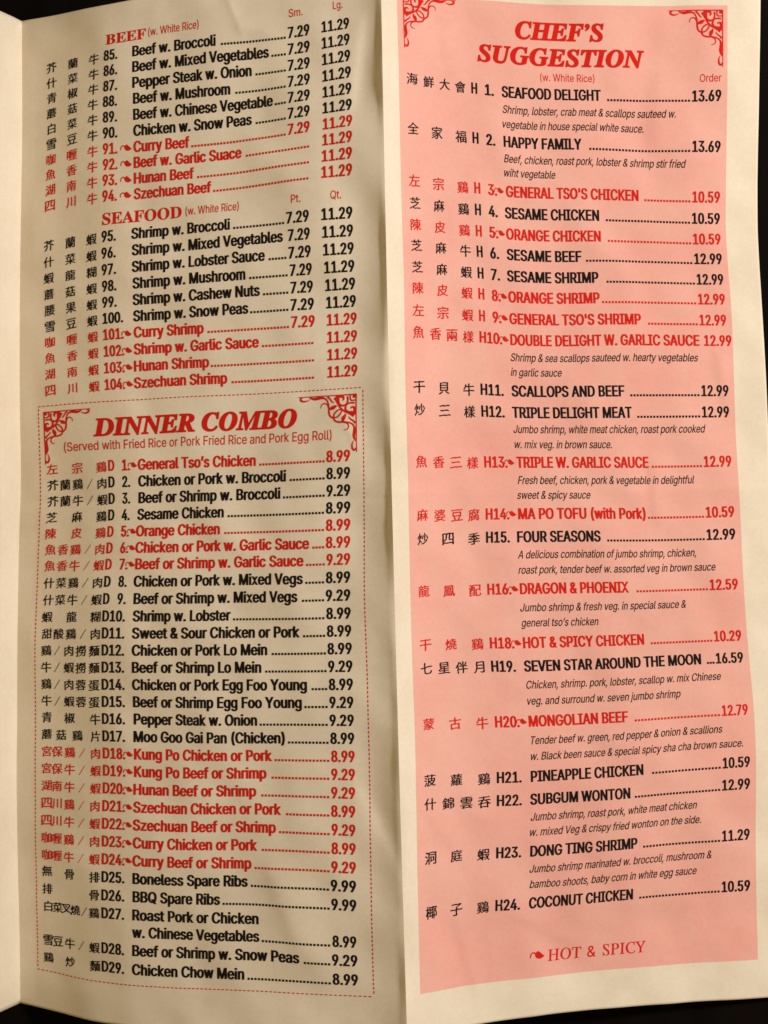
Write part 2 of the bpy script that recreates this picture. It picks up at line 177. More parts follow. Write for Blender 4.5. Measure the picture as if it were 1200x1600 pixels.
[103.89,151.69,3.59,103.78,141.26,3.64,103.63,130.82,3.70,103.46,120.34,3.76,103.28,109.81,3.82,103.11,99.23,3.88,103.03,88.72,3.93,103.14,78.39,3.93,103.63,68.29,3.85,104.26,58.28,3.74,104.81,48.24,3.65,105.35,38.15,3.56,105.80,27.99,3.49,106.25,17.81,3.42,106.78,7.65,3.33,107.27,-2.46,3.26,107.75,-12.50,3.18,108.38,-22.48,3.08,109.21,-32.37,2.93,110.14,-42.18,2.76,111.06,-51.96,2.59,111.59,-61.74,2.50,111.81,-71.58,2.49,111.82,-81.57,2.52,111.89,-91.71,2.54,112.09,-101.92,2.54,112.27,-112.13,2.53,112.46,-122.35,2.53,112.62,-132.56,2.53,112.76,-142.76,2.54]]
NET_FLAP = [[-137.17,141.45,109.80,-137.14,131.98,109.70,-137.12,122.44,109.59,-137.16,112.78,109.45,-137.33,103.03,109.23,-137.58,93.12,108.96,-137.83,83.08,108.69,-138.07,73.04,108.42,-138.26,63.15,108.18,-138.38,53.35,107.97,-138.46,43.59,107.78,-138.49,33.84,107.62,-138.37,24.11,107.54,-138.19,14.36,107.49,-138.36,4.52,107.24,-138.86,-5.41,106.80,-139.19,-15.40,106.46,-139.44,-25.40,106.16,-139.72,-35.39,105.83,-139.86,-45.36,105.58,-139.96,-55.31,105.36,-140.13,-65.28,105.08,-140.34,-75.27,104.78,-140.31,-85.24,104.62,-140.21,-95.10,104.49,-140.05,-104.83,104.39,-139.80,-114.48,104.34,-139.60,-124.05,104.27,-139.50,-133.60,104.13,-139.52,-143.25,103.93],
[-130.88,141.45,89.13,-130.85,131.98,89.04,-130.84,122.44,88.93,-130.88,112.78,88.78,-131.04,103.03,88.57,-131.30,93.12,88.30,-131.55,83.08,88.03,-131.79,73.04,87.75,-131.97,63.15,87.51,-132.10,53.35,87.30,-132.18,43.59,87.11,-132.21,33.84,86.95,-132.09,24.11,86.87,-131.90,14.36,86.82,-132.08,4.52,86.57,-132.58,-5.41,86.14,-132.91,-15.40,85.79,-133.15,-25.40,85.49,-133.43,-35.39,85.17,-133.58,-45.36,84.92,-133.67,-55.31,84.69,-133.85,-65.28,84.41,-134.06,-75.27,84.12,-134.03,-85.24,83.95,-133.93,-95.10,83.82,-133.76,-104.83,83.73,-133.52,-114.48,83.68,-133.31,-124.05,83.61,-133.22,-133.60,83.47,-133.24,-143.25,83.26],
[-124.60,141.45,68.47,-124.57,131.98,68.37,-124.55,122.44,68.26,-124.59,112.78,68.12,-124.76,103.03,67.90,-125.02,93.12,67.63,-125.26,83.08,67.36,-125.50,73.04,67.09,-125.69,63.15,66.85,-125.81,53.35,66.64,-125.89,43.59,66.45,-125.92,33.84,66.29,-125.80,24.11,66.21,-125.62,14.36,66.16,-125.79,4.52,65.91,-126.30,-5.41,65.47,-126.62,-15.40,65.12,-126.87,-25.40,64.83,-127.15,-35.39,64.50,-127.29,-45.36,64.25,-127.39,-55.31,64.02,-127.57,-65.28,63.75,-127.77,-75.27,63.45,-127.75,-85.24,63.29,-127.64,-95.10,63.16,-127.48,-104.83,63.06,-127.23,-114.48,63.01,-127.03,-124.05,62.94,-126.94,-133.60,62.80,-126.95,-143.25,62.60],
[-118.32,141.45,47.80,-118.29,131.98,47.70,-118.27,122.44,47.60,-118.31,112.78,47.45,-118.47,103.03,47.23,-118.73,93.12,46.96,-118.98,83.08,46.69,-119.22,73.04,46.42,-119.41,63.15,46.18,-119.53,53.35,45.97,-119.61,43.59,45.78,-119.64,33.84,45.62,-119.52,24.11,45.54,-119.33,14.36,45.49,-119.51,4.52,45.24,-120.01,-5.41,44.80,-120.34,-15.40,44.46,-120.58,-25.40,44.16,-120.86,-35.39,43.84,-121.01,-45.36,43.58,-121.10,-55.31,43.36,-121.28,-65.28,43.08,-121.49,-75.27,42.79,-121.46,-85.24,42.62,-121.36,-95.10,42.49,-121.19,-104.83,42.40,-120.95,-114.48,42.35,-120.74,-124.05,42.27,-120.65,-133.60,42.14,-120.67,-143.25,41.93],
[-112.03,141.45,27.14,-112.00,131.98,27.04,-111.98,122.44,26.93,-112.02,112.78,26.79,-112.19,103.03,26.57,-112.45,93.12,26.30,-112.69,83.08,26.03,-112.93,73.04,25.76,-113.12,63.15,25.52,-113.25,53.35,25.30,-113.33,43.59,25.12,-113.36,33.84,24.96,-113.23,24.11,24.88,-113.05,14.36,24.83,-113.22,4.52,24.58,-113.73,-5.41,24.14,-114.06,-15.40,23.79,-114.30,-25.40,23.49,-114.58,-35.39,23.17,-114.72,-45.36,22.92,-114.82,-55.31,22.69,-115.00,-65.28,22.42,-115.20,-75.27,22.12,-115.18,-85.24,21.95,-115.08,-95.10,21.83,-114.91,-104.83,21.73,-114.66,-114.48,21.68,-114.46,-124.05,21.61,-114.37,-133.60,21.47,-114.39,-143.25,21.27],
[-105.75,141.45,6.47,-105.72,131.98,6.37,-105.70,122.44,6.26,-105.74,112.78,6.12,-105.91,103.03,5.90,-106.16,93.12,5.63,-106.41,83.08,5.36,-106.65,73.04,5.09,-106.84,63.15,4.85,-106.96,53.35,4.64,-107.04,43.59,4.45,-107.07,33.84,4.29,-106.95,24.11,4.21,-106.76,14.36,4.16,-106.94,4.52,3.91,-107.44,-5.41,3.47,-107.77,-15.40,3.13,-108.02,-25.40,2.83,-108.30,-35.39,2.50,-108.44,-45.36,2.25,-108.53,-55.31,2.03,-108.71,-65.28,1.75,-108.92,-75.27,1.46,-108.89,-85.24,1.29,-108.79,-95.10,1.16,-108.62,-104.83,1.07,-108.38,-114.48,1.02,-108.17,-124.05,0.94,-108.08,-133.60,0.81,-108.10,-143.25,0.60]]


class Sheet:
    def __init__(self, net, s0, s1, t0, t1, kind):
        a = np.array(net, dtype=float)
        self.P = a.reshape(a.shape[0], -1, 3)
        self.s0, self.s1, self.t0, self.t1, self.kind = s0, s1, t0, t1, kind

    @staticmethod
    def _w(f):
        return np.stack([-0.5 * f + f * f - 0.5 * f ** 3, 1 - 2.5 * f * f + 1.5 * f ** 3,
                         0.5 * f + 2 * f * f - 1.5 * f ** 3, -0.5 * f * f + 0.5 * f ** 3], -1)

    def __call__(self, s, t, lift=0.0):
        s = np.asarray(s, float)
        t = np.asarray(t, float)
        ns, nt = self.P.shape[:2]
        a = np.clip((s - self.s0) / (self.s1 - self.s0), 0, 1) * (ns - 1)
        b = np.clip((t - self.t0) / (self.t1 - self.t0), 0, 1) * (nt - 1)
        i = np.minimum(a.astype(int), ns - 2)
        j = np.minimum(b.astype(int), nt - 2)
        wa, wb = self._w(a - i), self._w(b - j)
        # pad the net linearly so that edges stay straight
        Q = self.P
        Q = np.concatenate([2 * Q[:1] - Q[1:2], Q, 2 * Q[-1:] - Q[-2:-1]], 0)
        Q = np.concatenate([2 * Q[:, :1] - Q[:, 1:2], Q, 2 * Q[:, -1:] - Q[:, -2:-1]], 1)
        out = np.zeros(s.shape + (3,))
        for p in range(4):
            for q in range(4):
                out += (wa[..., p] * wb[..., q])[..., None] * Q[i + p, j + q]
        out[..., 2] += relief(self.kind, s, t) + lift
        return out * 0.001


def seg_dist(s, t, x0, y0, x1, y1):
    dx, dy = x1 - x0, y1 - y0
    k = np.clip(((s - x0) * dx + (t - y0) * dy) / (dx * dx + dy * dy), 0, 1)
    d = np.hypot(s - x0 - k * dx, t - y0 - k * dy)
    side = ((s - x0) * dy - (t - y0) * dx) / math.hypot(dx, dy)
    return d, side, k


def dent(s, t, x, y, rx, ry, amp):
    return amp * np.exp(-((s - x) / rx) ** 2 - ((t - y) / ry) ** 2)


def crease(s, t, x0, y0, x1, y1, amp, w):
    d, side, k = seg_dist(s, t, x0, y0, x1, y1)
    fade = np.clip(np.minimum(k, 1 - k) * 5 + 0.15, 0, 1)
    return amp * fade * np.exp(-d / w)


def kink(s, t, x0, y0, x1, y1, amp, w):
    """soft step across a short line: one side of a handling mark stands a little higher"""
    d, side, k = seg_dist(s, t, x0, y0, x1, y1)
    return amp * np.exp(-(d / (3.2 * w)) ** 2) * np.tanh(side / w)


_rng = np.random.RandomState(7)
_WAVES = [(_rng.uniform(0, 2 * math.pi), L * _rng.uniform(0.8, 1.25), _rng.uniform(0, 6.3), A)
          for L, A in [(260, .16), (260, .16), (190, .11), (190, .11), (130, .07), (130, .07), (90, .035),
                       (90, .035), (64, .018), (64, .018), (44, .009), (44, .009), (30, .004), (30, .004)]]


def relief(kind, s, t):
    """small out-of-plane shape of the handled paper, mm"""
    if kind == 'flap':
        s = s * 600 - 600
    z = np.zeros(np.shape(s))
    for th, L, ph, A in _WAVES:
        u = s * math.cos(th) + t * math.sin(th)
        v = -s * math.sin(th) + t * math.cos(th)
        z = z + 1.35 * A * np.sin(2 * math.pi * u / L + ph + 0.9 * np.sin(2 * math.pi * v / (2.3 * L) + ph * 1.7))
    if kind == 'left':
        z += -0.5 * np.exp(-np.abs(t - 785 - 0.02 * (s - 300)) / 22.0) * (0.55 + 0.45 * np.sin(s / 70.0))          # the sheet was once folded in half
        z += dent(s, t, 588, 140, 26, 60, -0.5) + dent(s, t, 585, 690, 24, 70, -0.45)
        z += dent(s, t, 585, 1300, 26, 60, -0.45) + dent(s, t, 590, 1010, 20, 40, -0.2)
        d = 608 - s                                                             # hollow beside the ridge fold
        z += -2.4 * (1 - np.exp(-d / 30.0)) * np.exp(-(d / 105.0) ** 2) * (0.78 + 0.22 * np.sin(t / 62.0) + 0.16 * np.sin(t / 27.0 + 1.0))
        z += crease(s, t, 350, -10, 385, 80, 0.32, 9) + crease(s, t, 372, 60, 470, 90, 0.24, 12)
        z += crease(s, t, 520, 640, 560, 720, 0.3, 9) + kink(s, t, 330, 840, 420, 900, 0.2, 12)
        z += kink(s, t, 420, 1370, 450, 1450, 0.2, 10) + kink(s, t, 575, 100, 560, 190, -0.3, 9) + kink(s, t, 560, 1240, 600, 1330, -0.3, 9) + kink(s, t, 40, 760, 62, 830, 0.2, 8)
    elif kind == 'right':
        z += 0.42 * np.exp(-np.abs(t - 772 + 0.01 * (s - 600)) / 20.0) * (0.6 + 0.4 * np.cos((s - 608) / 80.0))
        z += dent(s, t, 1150, 50, 85, 120, 1.5) + dent(s, t, 900, 1480, 320, 70, -0.8)
        z += kink(s, t, 1040, 60, 1030, 190, 0.3, 13) + kink(s, t, 1010, 735, 1012, 800, 0.24, 7)
        z += kink(s, t, 1120, 560, 1128, 620, 0.2, 7) + crease(s, t, 690, 30, 705, 120, -0.28, 13)
        z += crease(s, t, 612, 735, 650, 790, 0.20, 8) + kink(s, t, 650, 1270, 690, 1330, 0.22, 8)
        z += kink(s, t, 690, 1440, 715, 1530, 0.26, 8) + kink(s, t, 790, 1440, 850, 1480, 0.2, 9)
        z += dent(s, t, 780, 1090, 60, 40, -0.2) + dent(s, t, 1010, 1460, 110, 30, -0.25)
    if kind != 'flap':
        z = z * np.clip(np.abs(s - 608) / 8.0, 0, 1) * np.clip(np.abs(s - 30) / 22.0, 0, 1)
    else:
        z = z * np.clip((0 - s) / 22.0, 0, 1) * 0.7
    return z


LEFT = Sheet(NET_LEFT, 30, 608, -7, 1602, 'left')
RIGHT = Sheet(NET_RIGHT, 608, 1197, -60, 1640, 'right')
FLAP = Sheet(NET_FLAP, 0, 1, -7, 1602, 'flap')


def mesh_object(name, verts, faces, mat, parent=None, smooth=False):
    me = bpy.data.meshes.new(name)
    me.from_pydata([tuple(v) for v in verts], [], [tuple(f) for f in faces])
    if smooth:
        me.polygons.foreach_set('use_smooth', [True] * len(me.polygons))
    me.materials.append(mat)
    me.update()
    o = bpy.data.objects.new(name, me)
    C.objects.link(o)
    o.parent = parent
    return o


def grid(sheet, s0, s1, t0, t1, ns, nt, lift=0.0):
    s, t = np.meshgrid(np.linspace(s0, s1, ns), np.linspace(t0, t1, nt), indexing='ij')
    v = sheet(s, t, lift).reshape(-1, 3)
    f = []
    for i in range(ns - 1):
        for j in range(nt - 1):
            a = i * nt + j
            f.append((a, a + 1, a + nt + 1, a + nt))
    return v, f


def paper_panel(name, sheet, s0, s1, t0, t1, ns, nt, walls, parent):
    """a sheet 0.1 mm thick; walls close it where the paper is cut"""
    top, f = grid(sheet, s0, s1, t0, t1, ns, nt)
    n = len(top)
    bot = top.copy()
    bot[:, 2] -= 0.0001
    v = np.concatenate([top, bot])
    faces = list(f) + [(d + n, c + n, b + n, a + n) for a, b, c, d in f]
    I = lambda i, j: i * nt + j
    if 't' in walls:
        faces += [(I(i, 0), I(i + 1, 0), I(i + 1, 0) + n, I(i, 0) + n) for i in range(ns - 1)]
    if 'b' in walls:
        faces += [(I(i + 1, nt - 1), I(i, nt - 1), I(i, nt - 1) + n, I(i + 1, nt - 1) + n) for i in range(ns - 1)]
    if 'l' in walls:
        faces += [(I(0, j + 1), I(0, j), I(0, j) + n, I(0, j + 1) + n) for j in range(nt - 1)]
    if 'r' in walls:
        faces += [(I(ns - 1, j), I(ns - 1, j + 1), I(ns - 1, j + 1) + n, I(ns - 1, j) + n) for j in range(nt - 1)]
    return mesh_object(name, v, faces, PAPER, parent, smooth=True)


# ------------------------------------------------------------------ lettering
# Outlines of a plain grotesque alphabet in thousandths of an em: character: [advance, contours]; each bezier
# point is six numbers (left handle, point, right handle).
ALPHABET = {" ":[188,[]],
"&":[448,[[221,-7,197,-7,163,-7,135,-1,110,12,86,24,67,41,54,62,41,83,34,107,34,133,34,155,39,174,47,189,56,205,69,220,85,235,101,249,119,263,140,279,166,298,191,316,216,335,223,340,230,346,237,352,244,359,250,366,255,375,259,384,262,394,262,405,262,421,256,434,245,445,235,456,220,461,201,461,189,461,178,458,168,453,158,448,151,441,145,431,140,422,137,411,137,399,137,386,140,374,145,363,151,352,159,340,169,327,179,315,190,300,204,284,282,189,360,95,438,0,413,0,389,0,364,0,300,77,236,154,171,231,152,255,135,275,121,293,107,310,95,327,87,344,79,361,75,379,75,398,75,421,81,441,91,458,101,475,116,489,134,499,153,509,175,513,200,513,225,513,247,509,266,499,284,489,298,476,308,459,319,443,324,424,324,404,324,389,321,375,315,362,309,348,302,336,291,325,281,314,269,303,256,293,222,268,188,243,154,217,133,202,119,188,110,174,101,161,97,147,97,131,97,115,101,100,109,87,117,75,129,65,143,57,158,50,174,46,193,46,213,46,233,51,251,59,270,68,286,80,301,95,316,111,328,130,336,151,345,173,349,197,349,224,368,224,388,224,408,224,408,192,404,165,397,144,389,122,381,105,371,92,361,79,352,69,345,62,341,57,337,52,333,47,316,29,296,16,271,7,246,-2]]],
"'":[206,[[95,318,78,318,75,381,73,445,70,509,92,509,114,509,136,509,133,445,131,381,128,318,112,318]]],
"(":[273,[[89,156,89,207,89,244,93,283,101,324,108,364,119,404,132,441,145,479,160,511,177,539,196,539,216,539,236,539,219,504,204,467,191,428,178,389,168,351,161,313,155,276,151,240,151,207,151,176,154,146,160,115,166,83,176,51,188,16,201,-18,217,-56,236,-96,216,-96,196,-96,177,-96,148,-47,126,3,111,55,97,106]]],
")":[273,[[57,-96,37,-96,57,-55,73,-17,86,18,98,53,107,85,113,116,119,147,122,177,122,207,122,240,118,276,112,313,105,351,95,389,82,428,70,467,55,504,37,539,57,539,77,539,97,539,113,511,128,479,142,441,155,404,165,364,173,323,180,283,184,244,184,207,184,156,177,104,161,53,146,2,125,-48,97,-96,77,-96]]],
",":[188,[[53,-119,38,-119,48,-56,58,8,68,71,91,71,114,71,137,71,119,8,102,-56,84,-119,69,-119]]],
".":[188,[[108,-4,95,-4,83,-4,72,0,63,9,54,18,50,28,50,41,50,54,54,65,63,73,72,82,83,87,95,87,108,87,119,82,128,73,137,65,141,54,141,41,141,28,137,18,128,9,119,0]]],
"0":[453,[[264,-7,227,-7,189,-7,157,3,130,24,103,45,83,74,69,113,55,152,48,199,48,254,48,309,55,356,69,395,83,434,104,464,130,484,157,505,189,516,227,516,264,516,296,505,323,484,350,464,370,434,384,395,398,356,405,309,405,254,405,199,398,152,384,113,370,74,350,45,323,24,297,3],[202,50,227,50,252,50,273,58,290,74,308,90,321,113,330,144,339,174,344,211,344,254,344,297,339,334,330,365,321,395,308,419,290,435,273,451,252,460,227,460,202,460,180,451,163,435,146,419,132,395,123,365,114,334,109,297,109,254,109,211,114,174,123,144,132,113,146,90,163,74,180,58]]],
"1":[453,[[181,0,76,0,76,18,76,36,76,55,181,55,286,55,391,55,391,36,391,18,391,0,286,0],[250,509,276,509,276,339,276,170,276,0,255,0,234,0,212,0,212,149,212,299,212,448,211,448,210,448,209,448,168,418,127,388,86,358,86,381,86,404,86,427,123,454,161,481,198,509,224,509]]],
"2":[453,[[172,0,64,0,64,16,64,32,64,47,121,108,177,168,234,229,254,249,270,267,282,282,295,298,304,313,311,327,317,341,320,356,320,371,320,390,316,405,308,419,299,432,288,442,273,449,259,456,242,460,224,460,204,460,187,456,172,447,158,439,147,428,139,413,131,399,127,382,127,362,107,362,86,362,66,362,66,392,72,419,86,442,100,465,119,483,143,496,167,509,194,516,225,516,255,516,282,509,306,497,329,484,348,467,361,445,374,424,381,399,381,372,381,354,378,335,371,318,364,300,353,280,336,259,319,237,296,211,267,180,229,140,191,100,153,60,153,59,153,58,153,57,231,57,310,57,389,57,389,38,389,19,389,0,281,0]]],
"3":[453,[[252,-7,218,-7,187,-7,158,-1,133,10,107,21,86,37,70,57,54,78,46,103,44,132,66,132,87,132,109,132,111,114,117,99,126,87,136,75,149,65,165,59,181,53,199,50,219,50,239,50,258,53,275,61,292,68,305,79,315,93,324,107,329,124,329,145,329,163,325,181,316,196,307,212,293,224,275,234,256,243,231,248,201,248,186,248,172,248,157,248,157,265,157,282,157,299,200,349,244,399,288,448,288,450,288,451,288,452,215,452,142,452,70,452,70,471,70,490,70,509,171,509,272,509,372,509,372,493,372,477,372,461,319,400,265,339,211,278,211,282,211,285,211,289,249,293,281,288,308,276,335,263,356,246,371,222,386,199,393,173,393,145,393,115,385,89,370,66,355,43,335,25,309,12,282,0]]],
"4":[453,[[164,105,40,105,40,123,40,141,40,158,109,275,178,392,247,509,268,509,289,509,311,509,243,394,176,280,109,166,109,165,109,164,109,163,210,163,312,163,413,163,413,144,413,125,413,105,289,105],[302,0,282,0,282,40,282,81,282,121,282,130,282,138,282,146,282,203,282,260,282,318,302,318,322,318,343,318,343,212,343,106,343,0,322,0]]],
"5":[453,[[254,-7,221,-7,191,-7,164,-1,140,11,116,23,97,39,83,60,69,81,61,104,60,130,81,130,101,130,122,130,124,115,129,101,138,89,147,77,159,67,173,60,188,53,204,50,221,50,242,50,260,55,276,64,292,74,305,87,314,104,323,121,328,141,328,162,328,184,323,204,314,221,304,238,291,252,275,262,258,272,239,277,218,277,201,277,184,274,167,268,151,263,138,255,128,246,108,248,88,250,67,253,77,338,86,423,96,509,186,509,276,509,366,509,366,490,366,471,366,452,294,452,222,452,151,452,145,402,139,352,134,301,135,301,135,301,136,301,147,311,161,319,178,325,194,331,211,334,229,334,253,334,274,329,294,321,313,313,331,301,345,285,359,270,371,252,379,231,387,210,391,188,391,163,391,130,384,101,369,76,354,50,334,30,309,15,283,1]]],
"6":[453,[[258,-7,226,-7,195,-7,167,0,142,15,118,29,98,49,84,74,71,100,64,129,64,162,64,186,69,212,80,239,91,266,110,300,137,340,176,396,214,453,252,509,276,509,299,509,322,509,265,426,208,344,151,261,149,261,147,261,145,261,150,271,157,280,165,288,174,296,184,302,196,307,207,312,221,314,235,314,266,314,293,308,316,295,339,282,357,263,370,240,382,216,389,189,389,157,389,125,382,97,368,73,354,48,334,28,310,14,286,0],[207,48,226,48,246,48,264,53,279,63,294,72,306,85,314,101,323,118,327,136,327,157,327,178,323,197,314,213,306,230,294,242,279,251,264,261,246,265,226,265,207,265,189,261,174,252,159,243,147,230,138,214,129,198,125,179,125,158,125,137,129,118,138,102,147,85,159,72,174,63,189,53]]],
"7":[453,[[120,0,97,0,172,149,248,299,323,448,323,450,323,451,323,452,236,452,149,452,62,452,62,471,62,490,62,509,172,509,281,509,391,509,391,489,391,469,391,449,315,299,240,150,165,0,142,0]]],
"8":[453,[[260,-7,226,-7,192,-7,162,-1,136,11,109,24,89,40,74,62,59,83,52,108,52,135,52,157,56,177,65,195,74,213,86,229,101,241,116,253,133,261,153,265,153,265,153,266,153,267,128,273,108,287,93,308,78,329,70,353,70,380,70,406,77,429,90,450,104,470,122,486,146,498,169,510,196,516,226,516,256,516,283,510,306,498,329,486,348,470,361,450,375,429,382,406,382,380,382,353,374,329,359,308,344,287,325,273,300,267,300,266,300,265,300,265,319,261,336,253,351,241,366,229,378,213,387,195,396,177,401,157,401,135,401,108,393,83,378,62,364,40,343,24,317,11,291,-1],[204,49,226,49,249,49,268,53,285,60,301,68,314,78,323,91,332,105,337,121,337,139,337,158,332,174,322,189,313,203,300,214,283,223,266,231,247,235,226,235,205,235,186,231,169,223,152,214,139,203,130,189,120,174,115,158,115,139,115,121,120,105,129,91,138,78,151,68,167,60,184,53],[208,290,226,290,244,290,260,293,274,300,288,307,299,318,307,330,315,343,319,358,319,376,319,393,315,407,308,420,300,433,289,443,275,449,261,456,245,460,226,460,208,460,191,456,177,449,163,443,152,433,145,420,137,407,133,393,133,376,133,358,137,343,145,330,152,318,163,307,178,300,192,293]]],
"9":[453,[[195,516,226,516,258,516,286,508,310,494,335,480,354,460,368,434,382,409,389,380,389,347,389,323,383,297,373,270,362,243,343,209,315,168,277,112,239,56,200,0,177,0,154,0,130,0,187,83,244,165,301,248,303,248,305,248,307,248,303,238,296,229,287,221,279,213,269,207,257,202,245,197,232,195,218,195,187,195,160,201,137,214,114,227,96,245,83,269,70,292,64,320,64,352,64,384,71,412,85,436,99,461,118,480,143,494,167,508],[246,460,226,460,207,460,189,456,174,446,159,437,147,424,138,407,130,391,125,372,125,352,125,330,130,312,138,295,147,279,159,266,174,257,189,248,207,243,226,243,246,243,263,248,279,257,294,266,306,279,314,295,323,311,327,330,327,350,327,372,323,391,314,407,306,424,294,437,279,446,264,456]]],
"A":[480,[[39,0,16,0,78,170,140,339,201,509,226,509,251,509,276,509,338,339,401,170,463,0,440,0,418,0,395,0,359,101,323,202,287,302,281,321,273,344,264,372,255,400,245,435,232,478,236,478,241,478,245,478,233,435,222,399,213,371,204,343,196,320,191,302,155,202,120,101,85,0,62,0],[197,142,110,142,110,161,110,180,110,199,197,199,283,199,370,199,370,180,370,161,370,142,283,142]]],
"B":[456,[[122,0,60,0,60,170,60,339,60,509,120,509,181,509,241,509,276,509,306,503,329,491,352,479,369,462,381,442,392,422,398,399,398,374,398,352,394,334,387,320,379,306,369,294,356,286,344,277,330,271,315,267,315,265,315,264,315,262,331,261,347,255,363,245,379,235,392,221,402,203,413,185,418,163,418,136,418,111,412,87,400,67,388,46,370,30,344,18,319,6,287,0,247,0,184,0],[125,115,125,57,165,57,205,57,245,57,284,57,313,65,330,80,347,95,355,114,355,137,355,154,351,170,342,184,334,198,321,209,306,218,290,227,271,231,248,231,207,231,166,231,125,231,125,173],[125,341,125,285,162,285,200,285,238,285,257,285,273,289,288,296,303,303,315,313,323,326,332,339,336,355,336,372,336,395,328,414,313,429,297,444,273,452,240,452,202,452,163,452,125,452,125,396]]],
"C":[510,[[293,-7,267,-7,223,-7,184,4,150,25,116,46,89,76,70,115,50,154,40,201,40,254,40,308,50,354,70,393,89,432,116,462,150,484,184,505,223,516,267,516,293,516,317,512,340,504,363,497,384,486,402,471,420,457,436,439,448,418,460,398,468,374,473,348,451,348,430,348,408,348,404,366,398,381,389,395,381,408,370,419,357,428,345,438,331,444,315,449,300,454,284,456,267,456,236,456,208,448,184,432,159,417,139,394,125,364,111,334,103,297,103,254,103,211,111,175,125,145,140,115,159,92,184,76,209,61,236,53,267,53,284,53,300,55,315,60,331,65,345,71,357,81,370,90,381,101,389,114,398,128,404,143,408,160,430,160,451,160,473,160,469,135,460,111,448,91,436,70,421,52,402,38,384,23,363,12,341,5,318,-3]]],
"D":[502,[[271,0,219,0,178,0,137,0,96,0,96,19,96,38,96,57,136,57,175,57,215,57,256,57,291,65,318,81,345,97,366,119,379,149,392,179,399,214,399,255,399,296,392,331,379,361,366,390,346,412,320,428,293,444,260,452,221,452,178,452,136,452,93,452,93,471,93,490,93,509,137,509,181,509,225,509,275,509,317,499,353,478,388,458,415,429,433,391,452,353,462,308,462,255,462,202,452,157,433,119,414,81,387,51,351,31,314,10],[103,509,125,509,125,339,125,170,125,0,103,0,82,0,60,0,60,170,60,339,60,509,82,509]]],
"E":[419,[[165,0,60,0,60,170,60,339,60,509,164,509,268,509,372,509,372,490,372,471,372,452,290,452,207,452,125,452,125,396,125,341,125,286,202,286,278,286,355,286,355,267,355,248,355,229,278,229,202,229,125,229,125,172,125,114,125,57,208,57,292,57,375,57,375,38,375,19,375,0,270,0]]],
"F":[410,[[82,0,60,0,60,170,60,339,60,509,163,509,266,509,369,509,369,490,369,471,369,452,288,452,206,452,125,452,125,394,125,336,125,278,198,278,272,278,346,278,346,259,346,240,346,221,272,221,198,221,125,221,125,147,125,74,125,0,103,0]]],
"G":[520,[[309,-7,269,-7,223,-7,184,4,149,25,115,46,88,77,69,116,50,155,40,201,40,254,40,308,50,354,69,393,88,432,115,462,149,484,183,505,221,516,265,516,292,516,317,512,340,504,364,496,385,484,403,469,422,454,437,437,449,416,461,396,470,373,474,349,452,349,430,349,408,349,403,365,396,380,387,393,379,406,368,417,356,427,344,436,330,444,315,448,300,453,283,456,265,456,235,456,208,448,183,432,159,417,139,394,125,364,111,334,103,297,103,254,103,211,111,175,125,145,140,115,159,92,184,76,209,61,237,53,269,53,297,53,323,59,345,71,367,83,384,101,396,123,409,146,415,172,415,202,421,201,428,200,434,199,384,199,333,199,283,199,283,218,283,237,283,256,348,256,413,256,478,256,478,237,478,219,478,200,478,158,469,122,451,91,433,60,408,36,377,19,345,2]]],
"H":[517,[[82,0,60,0,60,170,60,339,60,509,82,509,103,509,125,509,125,435,125,362,125,289,214,289,303,289,392,289,392,362,392,435,392,509,414,509,435,509,457,509,457,339,457,170,457,0,435,0,414,0,392,0,392,77,392,155,392,232,303,232,214,232,125,232,125,155,125,77,125,0,103,0]]],
"I":[300,[[111,0,31,0,31,19,31,38,31,57,60,57,89,57,118,57,118,189,118,320,118,452,89,452,60,452,31,452,31,471,31,490,31,509,111,509,190,509,269,509,269,490,269,471,269,452,240,452,212,452,183,452,183,320,183,189,183,57,212,57,240,57,269,57,269,38,269,19,269,0,190,0]]],
"J":[396,[[230,-7,185,-7,140,-7,104,6,75,33,47,59,33,97,33,145,33,155,33,164,33,173,55,173,76,173,98,173,98,164,98,155,98,145,98,114,106,91,122,74,137,58,159,50,185,50,211,50,232,58,248,74,264,91,272,114,272,145,272,267,272,388,272,509,293,509,315,509,336,509,336,388,336,267,336,145,336,97,322,59,294,33,266,6]]],
"K":[467,[[146,189,104,145,104,169,104,193,104,216,116,232,128,247,139,261,151,275,162,290,174,303,187,317,199,331,212,344,262,399,313,454,364,509,392,509,420,509,448,509,376,431,304,353,231,276,230,276,229,276,228,276,187,233],[82,0,60,0,60,170,60,339,60,509,82,509,103,509,125,509,125,451,125,392,125,334,124,298,124,261,124,225,124,214,124,204,125,193,125,129,125,64,125,0,103,0],[398,0,372,0,311,86,249,173,188,259,201,276,215,293,228,309,302,206,375,103,449,0,423,0]]],
"L":[393,[[160,0,60,0,60,170,60,339,60,509,82,509,103,509,125,509,125,358,125,208,125,57,203,57,282,57,361,57,361,38,361,19,361,0,261,0]]],
